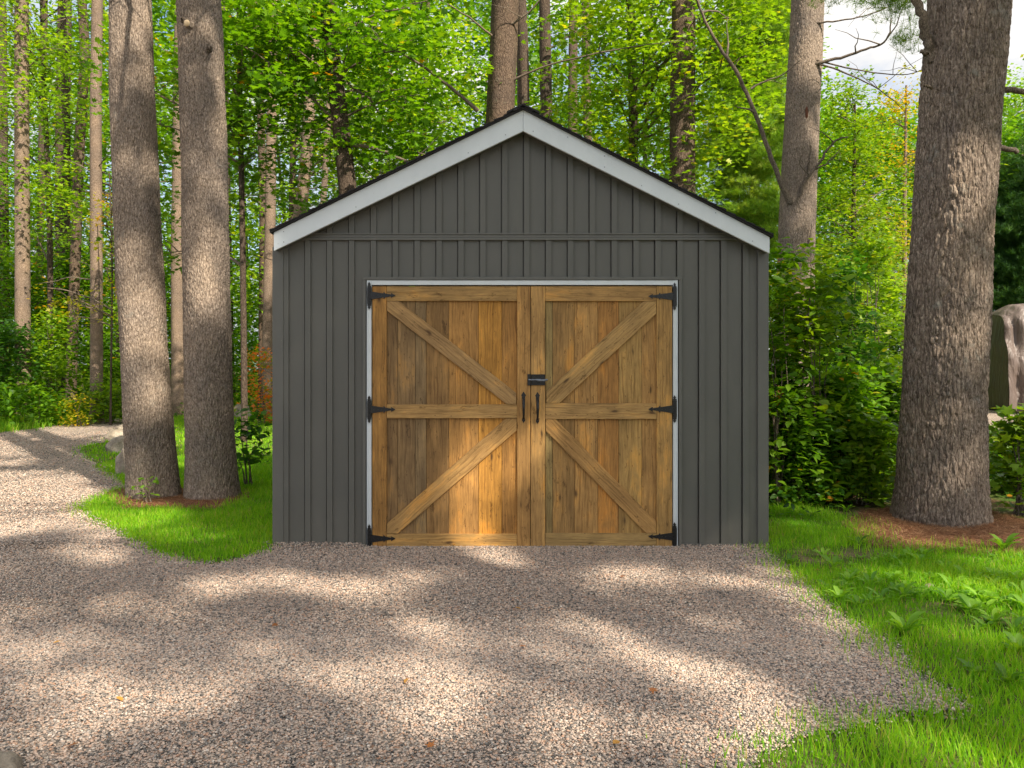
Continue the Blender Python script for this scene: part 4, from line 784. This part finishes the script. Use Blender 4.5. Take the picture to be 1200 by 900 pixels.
shrub('seedling', 'little seedling at the foot of the leaning pine', 'seedling', 171, 575, 7.55, 34, 22, 'weed', OVAL, .065, 7, 4, .06, 4)

# ------------------------------------------------------------------ rocks
def rock(label, px, py, w_px, h_px, seed, name='boulder', group='boulders edging the gravel bend'):
    x, y = G(px, py); d = y + D; k = d / F; bm = bmesh.new(); bmesh.ops.create_icosphere(bm, subdivisions=5, radius=1)
    rx, rz = w_px / 2 * k, h_px * k * .62
    for v in bm.verts:
        p = v.co.copy(); n1 = noise.noise(p * 1.1 + Vector((seed, 0, 0))) * .28 + noise.noise(p * 2.7 + Vector((seed, 3, 0))) * .10 + noise.noise(p * 8 + Vector((seed, 5, 0))) * .025
        q = p * (1 + n1); v.co = (q.x * rx, q.y * rx * .85, q.z * rz + rz * .45)
    me = bpy.data.meshes.new(name); bm.to_mesh(me); bm.free(); me.materials.append(M['rock'])
    for f_ in me.polygons: f_.use_smooth = True
    o = bpy.data.objects.new(name, me); COL.objects.link(o); o.location = (x, y + rx * .6, 0); return tag(o, label, 'rock', group)
rock('largest rounded boulder tucked against the left side of the leaning pine', 146, 557, 30, 38, 1.0)
rock('middle grey boulder behind the one against the leaning pine', 136, 531, 28, 21, 4.0); rock('low flat boulder third along the gravel bend', 134, 517, 32, 15, 9.0)
rock('farthest pale boulder of the row beside the gravel bend', 147, 506, 26, 10, 13.0)
rock('pale boulder at the far end of the lawn right of the second pine', 281, 489, 22, 17, 17.0, group='boulders at the back of the left lawn'); rock('small pale boulder at the back of the lawn near the shed wall', 317, 487, 18, 11, 21.0, group='boulders at the back of the left lawn')
rock('smooth stone half cut off at the bottom left corner', -16, 922, 56, 30, 25.0, group='stones by the camera')

# ------------------------------------------------------------------ covered vehicle
cv = thing('covered_vehicle', 'vehicle shrouded in a brown tarp with a dark olive end, far right', 'covered vehicle', tuple(P(1250, 430, 18) * np.array((1, 1, 0))))
ob = np.array(cv.location); d_ = 23.5; k = d_ / F
def arch(u):   # cross-section, u 0..1 from the near foot over the top to the far foot
    a = math.pi * u; c_, s_ = math.cos(a), math.sin(a); return (math.copysign(abs(c_) ** .55, c_), abs(s_) ** .62)
xa, xb = P(1156, 0, 17.5)[0], P(1420, 0, 17.5)[0]; ht = 3.15; hw = 1.35; vs = []; fs = []
na, nb_ = 60, 90; dirx = np.array((.954, -.30, 0)); dirn = np.array((-.30, -.954, 0)); c0 = np.array((14.56, 17.6, 0))
for q in range(nb_):
    t_ = q / (nb_ - 1) * 6.0; hh = ht - .28 * math.exp(-t_ / .25) + .05 * math.sin(t_ * 2.2)
    for w in range(na):
        a, b = arch(w / (na - 1)); p = c0 + dirx * t_ + dirn * (a * hw); z = b * hh
        fold = abs(noise.noise(Vector((t_ * 2.4, a * .8, 1.7)))) ** .8 * .36 * (1 - b * .6) + abs(noise.noise(Vector((t_ * 1.3 + b * 2.2, a * 2.0, 8.)))) * .12; n_w = fold + noise.noise(Vector((p[0] * 1.6, p[1] * 1.6, z * 1.1))) * .12 + abs(noise.noise(Vector((t_ * 2.6 + z * .8, a * 1.5, z * .6)))) * .22
        vs.append(p + dirn * a * n_w + np.array((0, 0, z + n_w * .4)))
fs = [(q * na + w, q * na + w + 1, (q + 1) * na + w + 1, (q + 1) * na + w) for q in range(nb_ - 1) for w in range(na - 1)]
mesh_np('tarp', np.array(vs), np.array(fs), M['tarp'], cv, ob, smooth=True)
ring = np.array(vs[:na]); hn = na // 2; vs2 = []
for w in range(hn):
    a_, b_ = ring[w], ring[na - 1 - w]
    for t_ in np.linspace(0, 1, 12): p = a_ + (b_ - a_) * t_; vs2.append(p - dirx * (.006 + .16 * math.sin(t_ * math.pi) * math.sin(min(1, w / hn * 1.1) * 1.57 + .0) ** .5 * (1 - w / hn) + .05 * noise.noise(Vector((t_ * 3, p[2] * 1.2, 3.)))))
mesh_np('end_panel', np.array(vs2), np.array([(r_ * 12 + w, r_ * 12 + w + 1, (r_ + 1) * 12 + w + 1, (r_ + 1) * 12 + w) for r_ in range(hn - 1) for w in range(11)]), M['olive'], cv, ob, smooth=True)

# ------------------------------------------------------------------ mulch, grass, weeds, leaves
def mulch(label, pxs, seed, n, size=.055):
    poly = rough_poly([G(*p) for p in pxs], .08, .08, seed); A = np.array(poly)
    c0 = A.mean(0); m_ = flat('pine_straw', poly, .0065, M['mulch']); bpy.data.objects.remove(m_)
    # gently heaped sheet
    x = rng.uniform(A[:, 0].min() - .1, A[:, 0].max() + .1, n); y = rng.uniform(A[:, 1].min() - .1, A[:, 1].max() + .1, n); k = inpoly(x, y, poly); x, y = x[k], y[k]; nn_ = len(x)
    T = ([(-.03, 0, 0), (.03, 0, 0), (.0, 1, .05)], [(0, 1, 2)]); th = rng.random(nn_) ** 1.5 * .02
    v, f = inst(T, np.stack([x, y, .006 + th], -1), rotz_tilt(nn_, tilt=rng.normal(0, .22, nn_)), size * rng.uniform(.6, 1.4, nn_))
    bm = bmesh.new(); fa = bm.faces.new([bm.verts.new((a, b, .006)) for a, b in poly]); fa.normal_update()
    if fa.normal.z < 0: fa.normal_flip()
    bmesh.ops.triangulate(bm, faces=[fa]); bm.verts.index_update(); pv = np.array([q.co[:] for q in bm.verts]); pf = np.array([[q.index for q in f_.verts] for f_ in bm.faces]); bm.free()
    o = mesh_np('pine_straw', np.vstack([v, pv]), np.vstack([f, pf + len(v)]), M['needle_dead'], tint=np.concatenate([np.repeat(rng.random(nn_), 3), np.full(len(pv), .15)]))
    return tag(o, label, 'pine straw', kind='stuff')
mulch('brown fallen pine needles round the largest pine', [(1000, 622), (985, 612), (1010, 598), (1060, 594), (1150, 598), (1230, 615), (1230, 650), (1150, 652), (1100, 648), (1040, 645), (1010, 636)], 1, 52000)
mulch('brown pine needles between the two big left pines', [(124, 580), (150, 571), (280, 574), (296, 584), (256, 598), (190, 596), (146, 597)], 2, 14000)
BLADE = ([(-.035, 0, 0), (.035, 0, 0), (.028, .10, .45), (-.028, .10, .45), (.0, .34, 1.0)], [(0, 1, 2), (0, 2, 3), (3, 2, 4)])
MUL_R = [G(*p) for p in [(1000, 622), (985, 612), (1010, 598), (1060, 594), (1150, 598), (1230, 615), (1230, 650), (1150, 652), (1100, 648), (1040, 645), (1010, 636)]]
MUL_L = [G(*p) for p in [(124, 580), (150, 571), (280, 574), (296, 584), (256, 598), (190, 596), (146, 597)]]
BARE = [(975, 655, 40, 14), (1015, 648, 30, 10), (935, 655, 26, 12), (1120, 715, 40, 10), (1170, 735, 40, 12)]
def grassfield(label, poly, n, hmin, hmax, wsc=1.0, box=None, edge=.05, mul=None, bare=()):
    A = np.array(poly); b = box or (A[:, 0].min() - .1, A[:, 0].max() + .1, A[:, 1].min() - .1, A[:, 1].max() + .1)
    x = rng.uniform(b[0], b[1], n); y = rng.uniform(b[2], b[3], n)
    jx, jy = rng.normal(0, edge, n), rng.normal(0, edge, n); k = inpoly(x + jx, y + jy, poly) & ~((x > -1.80) & (x < 1.93) & (y > -.03) & (y < 5))
    if mul is not None: k &= ~inpoly(x + jx * 1.5, y + jy * 1.5, mul)
    px, py = to_px(x, y, 0 * x)
    for (cx, cy, rx, ry) in bare: k &= ~((((px - cx) / rx) ** 2 + ((py - cy) / ry) ** 2 < 1) & (rng.random(n) < .72))
    k &= (px > -60) & (px < 1300) & (py < 960); x, y = x[k], y[k]; n = len(x)
    cl = np.array([noise.noise(Vector((a * 2.2, b_ * 2.2, 1.5))) for a, b_ in zip(x, y)]); hh = (hmin + (hmax - hmin) * rng.random(n)) * (1 + .45 * cl)
    sc = np.stack([hh ** 0 * .085 * wsc, hh * rng.uniform(.4, 1.8, n), hh], -1)
    v, f = inst(BLADE, np.stack([x, y, 0 * x], -1), rotz_tilt(n, tilt=rng.normal(0, .28, n)), sc); ti = np.clip(rng.random(n) * .75 + .2 + cl * .35, 0, 1); ti = np.where(rng.random(n) < .05, rng.uniform(.94, 1, n), np.minimum(ti, .93))
    return tag(mesh_np('grass', v, f, M['grass'], tint=np.repeat(ti, 5)), label, 'grass', kind='stuff')
LR = [p for p in LAWN_R]
grassfield('lush green grass right of the gravel apron', LR, 190000, .03, .075, .8, (.4, 5.2, -3.8, 1.6), .11, MUL_R, BARE)
grassfield('sunlit short grass left of the shed', LAWN_L, 130000, .03, .065, 1.2, (-5.6, -1.7, -.9, 5.5), .06, MUL_L)
grassfield('far part of the left lawn', LAWN_L, 80000, .03, .07, 2.6, (-14, -1.6, 5, 17), .08, MUL_L)
VER = [G(*p) for p in [(-200, 528), (0, 507), (80, 496), (150, 489), (175, 487), (175, 478), (80, 478), (0, 480), (-250, 495)]]
grassfield('rough grass along the far edge of the driveway', VER, 60000, .08, .22, 3.0, None, .3)
# ground plants under the shrubs and along the right
def gcover(label, poly, n, size, h, mat='weed', tm=OVAL):
    A = np.array(poly); x = rng.uniform(A[:, 0].min(), A[:, 0].max(), n); y = rng.uniform(A[:, 1].min(), A[:, 1].max(), n); k = inpoly(x, y, poly) & ~((x > -1.9) & (x < 2.0) & (y > -.1) & (y < 5)); x, y = x[k], y[k]; n = len(x)
    return tag(leaves_obj('ground_cover', tm, np.stack([x, y, rng.random(n) * h + .02], -1), rotz_tilt(n, tilt=rng.normal(0, .5, n)), size * rng.uniform(.6, 1.3, n), M[mat], None, (0, 0, 0)), label, 'ground cover', kind='stuff')
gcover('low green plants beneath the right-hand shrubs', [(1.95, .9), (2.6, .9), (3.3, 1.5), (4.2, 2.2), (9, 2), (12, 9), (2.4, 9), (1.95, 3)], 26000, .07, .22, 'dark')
gcover('weedy green growth on the forest floor at the left', [(-30, 13.2), (-12.5, 13.4), (-9, 14.4), (-1.9, 15.5), (-1.9, 26), (-30, 26)], 26000, .12, .35, 'maple', KITE)
# weeds
def rosette(n=9, l=.12, seed=1, w=.26):
    r = np.random.default_rng(seed); v = []; f = []
    for q in range(n):
        a = q / n * 6.283 + r.normal(0, .2); L_ = l * r.uniform(.6, 1.2); e = r.uniform(.35, 1.1); ca, sa = math.cos(a), math.sin(a); b = len(v)
        for t_, ww in ((0, .15), (.25, .55), (.5, 1.0), (.75, .9), (1, .0)):
            rr_ = L_ * (t_ * math.cos(e * (1 - t_ * .5))); zz = L_ * math.sin(e) * t_ * (1.25 - .55 * t_); wd = L_ * w * ww * (.8 + .3 * (int(t_ * 8) % 2))
            v += [(ca * rr_ - sa * wd, sa * rr_ + ca * wd, zz + wd * .3), (ca * rr_, sa * rr_, zz), (ca * rr_ + sa * wd, sa * rr_ - ca * wd, zz + wd * .3)]
        for t_ in range(4): k = b + t_ * 3; f += [(k, k + 3, k + 4, k + 1), (k + 1, k + 4, k + 5, k + 2)]
    return np.array(v), np.array(f)
protos = []; rw = np.random.default_rng(3)
for q in range(3):
    v, f = rosette(9 + q * 2, .075 + .015 * q, q + 2, .20); t_ = np.repeat(rng.random(len(v) // 15), 15); me_o = mesh_np('weed', v, f, M['weed'], tint=t_, smooth=True); protos.append(me_o)
WD = [(1082, 655, 'broad-leaved weed at the left front of the brown pine needles'), (1126, 648, 'green weed sprouting from the pine needles below the largest trunk'), (1176, 646, 'weed at the right end of the pine needles'), (1142, 792, 'lone dark green weed low in the near grass, left one'), (1182, 804, 'lone weed lowest in the near grass'), (1194, 768, 'weed in the near grass at the right frame edge'),
      (992, 600, 'small weed between the right shrubs and the pine needles'), (1006, 640, 'small weed at the left tip of the pine needles'), (984, 706, 'flat leafy weed on the gravel edge, left of a pair'), (1006, 712, 'flat leafy weed on the gravel edge, right of a pair'), (925, 662, 'little weed nearest the right corner of the shed'), (1060, 745, 'weed in tall grass below the sunny bare patch'), (1188, 742, 'weed at the right edge between the bare patch and near grass')]
for q, (px, py, lab) in enumerate(WD):
    src = protos[q % 3]; o = src if q < 3 else src.copy()
    if q >= 3: COL.objects.link(o)
    x, y = G(px, py); o.location = (x, y, .005); s_ = rng.uniform(.8, 1.25); o.scale = (s_, s_, s_ * rng.uniform(.9, 1.4)); o.rotation_euler = (0, 0, rng.random() * 6)
    tag(o, lab, 'weed', 'single weeds on the right lawn')
vs_, fs_, ts_ = [], [], []; nn = 0
for q in range(130):
    if q < 70: px, py = 1045 + 165 * rw.random(), 650 + 58 * rw.random() ** .8
    elif q < 100: px, py = 1130 + 75 * rw.random(), 700 + 40 * rw.random()
    else: px, py = 960 + 90 * rw.random(), 650 + 60 * rw.random()
    x, y = G(px, py)
    if inpoly(np.array([x]), np.array([y]), GPR)[0]: continue
    v, f = rosette(int(rw.integers(6, 12)), rw.uniform(.045, .10), int(rw.integers(1, 900)), rw.uniform(.14, .26)); a = rw.random() * 6; c_, s_ = math.cos(a), math.sin(a)
    v = v @ np.array([[c_, s_, 0], [-s_, c_, 0], [0, 0, rw.uniform(.8, 1.5)]]) + np.array((x, y, .004)); vs_.append(v); fs_.append(f + nn); ts_.append(np.repeat(rw.random(len(v) // 15), 15)); nn += len(v)
tag(mesh_np('weed_patch', np.vstack(vs_), np.vstack(fs_), M['weed'], tint=np.concatenate(ts_)), 'tangled patch of bright weeds on the sunny bare ground in front of the largest pine', 'weeds', kind='stuff')
v, f = inst(LOBED, np.zeros((1, 3)), np.eye(3)[None], np.array([.038])); fl0 = mesh_np('fallen_leaf', v, f, M['deadleaf'], tint=np.full(len(v), .3))
v, f = inst(OVAL, np.zeros((1, 3)), np.eye(3)[None], np.array([.04])); fl1 = mesh_np('fallen_leaf', v, f, M['deadleaf'], tint=np.full(len(v), .9))
FL = [(325, 737, 'small orange leaf on the shaded gravel left of centre'), (136, 824, 'red-orange leaf on the sunlit gravel at lower left'), (90, 880, 'brown leaf near the bottom left of the gravel'), (53, 542, 'dark orange leaf far up the driveway bend'), (51, 563, 'brown leaf on the sunny driveway below the bend'),
      (533, 643, 'red leaf lying at the foot of the left door'), (731, 679, 'orange leaf on the bright gravel before the right door'), (603, 717, 'tiny orange leaf near the middle of the gravel'), (609, 763, 'yellow leaf in the middle of the gravel'), (478, 802, 'dull orange leaf on shaded gravel below the left door'),
      (506, 884, 'orange leaf at the bottom centre'), (718, 880, 'yellowish leaf at the bottom right of centre'), (765, 813, 'orange leaf on the gravel below the right hinges'), (62, 760, 'pale green leaf at the left of the gravel'), (960, 672, 'brown leaf on the bare soil right of the shed')]
for q, (px, py, lab) in enumerate(FL):
    o = (fl0, fl1)[q] if q < 2 else (fl0, fl1)[q % 2].copy()
    if q >= 2: COL.objects.link(o)
    x, y = G(px, py); o.location = (x, y, .026); o.rotation_euler = (rng.normal(0, .2), rng.normal(0, .2), rng.random() * 6); tag(o, lab, 'leaf', 'fallen leaves on the gravel')
st = rock('small white stone in the sunny weeds on the right lawn', 1090, 690, 10, 6, 31.0, 'white_stone', 'loose stones in the grass')

# ------------------------------------------------------------------ unseen trees added behind the camera, crowns cut to shape the dapples
LITG = [(60, 603, 165, 30), (-20, 575, 120, 12), (70, 560, 75, 8), (30, 530, 60, 7), (110, 655, 60, 9), (275, 690, 62, 10), (190, 715, 50, 7), (30, 753, 42, 18), (150, 812, 120, 20), (60, 850, 60, 18), (240, 835, 60, 12), (30, 880, 40, 12),
        (425, 708, 55, 8), (490, 725, 45, 8), (530, 740, 55, 10), (700, 668, 40, 6), (760, 676, 80, 9), (690, 706, 75, 7), (780, 724, 80, 8), (610, 740, 40, 7), (870, 690, 40, 6), (880, 725, 50, 8),
        (560, 800, 80, 16), (440, 845, 70, 16), (620, 845, 40, 9), (740, 850, 60, 26), (800, 795, 50, 12), (870, 860, 50, 22), (1050, 820, 60, 14), (930, 800, 40, 10), (520, 888, 60, 10), (330, 880, 50, 9),
        (195, 612, 135, 24), (150, 600, 70, 10), (255, 520, 60, 14), (270, 495, 60, 8), (230, 545, 40, 9), (1125, 683, 85, 22), (1170, 760, 60, 18), (1010, 878, 150, 28), (1080, 640, 50, 6), (930, 615, 20, 10), (1140, 855, 70, 12)]
LITW = [(540, 558, 55, 78), (815, 575, 17, 52), (845, 540, 8, 30), (735, 302, 16, 20), (340, 370, 12, 70), (368, 330, 12, 40), (392, 350, 12, 50), (415, 400, 8, 50), (380, 400, 14, 30), (345, 460, 10, 30), (690, 215, 20, 12), (335, 283, 25, 14), (770, 470, 22, 18), (470, 400, 25, 22), (830, 310, 14, 10), (690, 420, 26, 20)]
LITL = [(155, 60, 30, 60), (150, 140, 12, 14), (185, 200, 12, 30), (165, 400, 40, 70), (165, 500, 25, 28), (175, 555, 25, 14), (240, 330, 35, 70), (238, 240, 22, 26), (250, 160, 20, 24), (225, 60, 14, 40), (230, 400, 26, 16), (262, 460, 10, 14), (150, 300, 20, 20)]
LITC = [(1100, 375, 30, 34), (1140, 180, 40, 20), (1110, 260, 40, 16), (1080, 500, 14, 26), (1150, 320, 20, 14), (1130, 60, 14, 30), (1120, 560, 30, 14)]
def lit(px, py, L_, w):
    # edges broken up by noise
    a = np.zeros(len(px)); ns = w
    for (cx, cy, rx, ry) in L_: a = np.maximum(a, 1.25 - np.sqrt(((px - cx) / rx) ** 2 + ((py - cy) / ry) ** 2))
    return a + ns * .50 > .02
def shade_cloud(n, seed):
    r = np.random.default_rng(seed); sv = np.array(SUN)
    # start from shadow points on the ground, walk towards the sun to crown height
    gx_ = r.uniform(-9, 7.5, n); gy_ = r.uniform(-4.2, 9.5, n); z = r.uniform(13, 21, n); o_ = np.stack([gx_, gy_, 0 * gx_], -1); nw = n // 6; o_[:nw] = np.stack([r.uniform(-1.75, 1.9, nw), np.zeros(nw), r.uniform(.3, 3.3, nw)], -1); q = o_ + sv * ((z - o_[:, 2]) / sv[2])[:, None]
    # cluster the leaves
    cn = max(1, n // 22); idx = r.integers(0, n, cn); c = q[idx]; q = np.repeat(c, 22, 0) + r.normal(0, 1, (cn * 22, 3)) * np.array((.42, .42, .2)); n = len(q)
    def hit(t): return q - sv[None] * t[:, None]
    tg = q[:, 2] / sv[2]; g_ = hit(tg); wn = np.array([noise.noise(Vector((a * 1.5, b * 1.5, 2.))) + .5 * noise.noise(Vector((a * 4, b * 4, 7.))) for a, b in zip(g_[:, 0], g_[:, 1])])
    px, py = to_px(g_[:, 0], g_[:, 1], g_[:, 2]); kill = lit(px, py, LITG, wn)
    onany = [np.zeros(len(q), bool)]
    def plane(Yp, x0, x1, ztop, LL, kill):
        t = (q[:, 1] - Yp) / sv[1]; h_ = hit(t); on = (t > 0) & (h_[:, 0] > x0) & (h_[:, 0] < x1) & (h_[:, 2] > 0) & (h_[:, 2] < ztop)
        wn_ = np.array([noise.noise(Vector((a * 3, b * 3, 5.))) for a, b in zip(h_[:, 0], h_[:, 2])]); px, py = to_px(h_[:, 0], h_[:, 1], h_[:, 2]); k_ = kill.copy(); k_[on] = lit(px[on], py[on], LL, wn_[on]); onany[0] = onany[0] | on; return k_
    kill = plane(2.3, -4.2, -2.6, 6.5, LITL, kill); kill = plane(.75, 3.3, 4.6, 6.5, LITC, kill); kill = plane(0.0, -1.8, 1.95, 3.4, LITW, kill)
    kill |= ((g_[:, 1] > 9) | ((g_[:, 0] > 2.0) & (g_[:, 1] > 1.3) & (wn > -.30)) | ((g_[:, 0] < -2) & (g_[:, 1] > 5) & (wn > -.15))) & ~onany[0]
    return q[~kill]
def shade_caster(label, leaves, bx, by):
    t = thing('shade_caster', label, 'tree', (bx, by, 0), 'unseen trees added behind the camera to cast dapples'); c = leaves; b = np.array((bx, by, 0.)); top = c[:, 2].max() if len(c) else 14
    v, f = trunk_arrays([b, b + np.array((.2, .1, 6)), b + np.array((0, 0, top))], [.26, .2, .06], 16, .3, 0, 20, .25, .25, bx); mesh_np('trunk', v, f, M['bark_fine'], t, b, smooth=True)
    tb = Tubes()
    for q in rng.choice(len(c), min(26, len(c)), replace=False):
        za = np.clip(c[q][2] - 1.5, 8, top); tb.add(bpath(b + np.array((0, 0, za)), c[q], .05, 7, .08), np.linspace(.05, .01, 7), 5)
    tb.build('branches', M['twig'], t, b)
    rot = rotz_tilt(len(c), tilt=np.abs(rng.normal(0, .7, len(c)))); leaves_obj('crown', KITE, c, rot, rng.uniform(.2, .36, len(c)), M['maple'], t, b)
sc_ = shade_cloud(60000, 5)
bases = [(7, -9.5), (13, -13), (10, -19), (19, -16), (17, -8)]
own = np.argmin(np.stack([np.hypot(sc_[:, 0] - a, sc_[:, 1] - b) for a, b in bases]), axis=0)
for q, ((a, b), w) in enumerate(zip(bases, ['nearest on the right', 'farther right', 'behind the nearest', 'farthest right', 'straight behind'])):
    if (own == q).sum() > 50: shade_caster('unseen broadleaf tree added behind the camera to cast dapples, ' + w, sc_[own == q], a, b)
print('verts', sum(len(o.data.vertices) for o in COL.objects if o.type == 'MESH'))
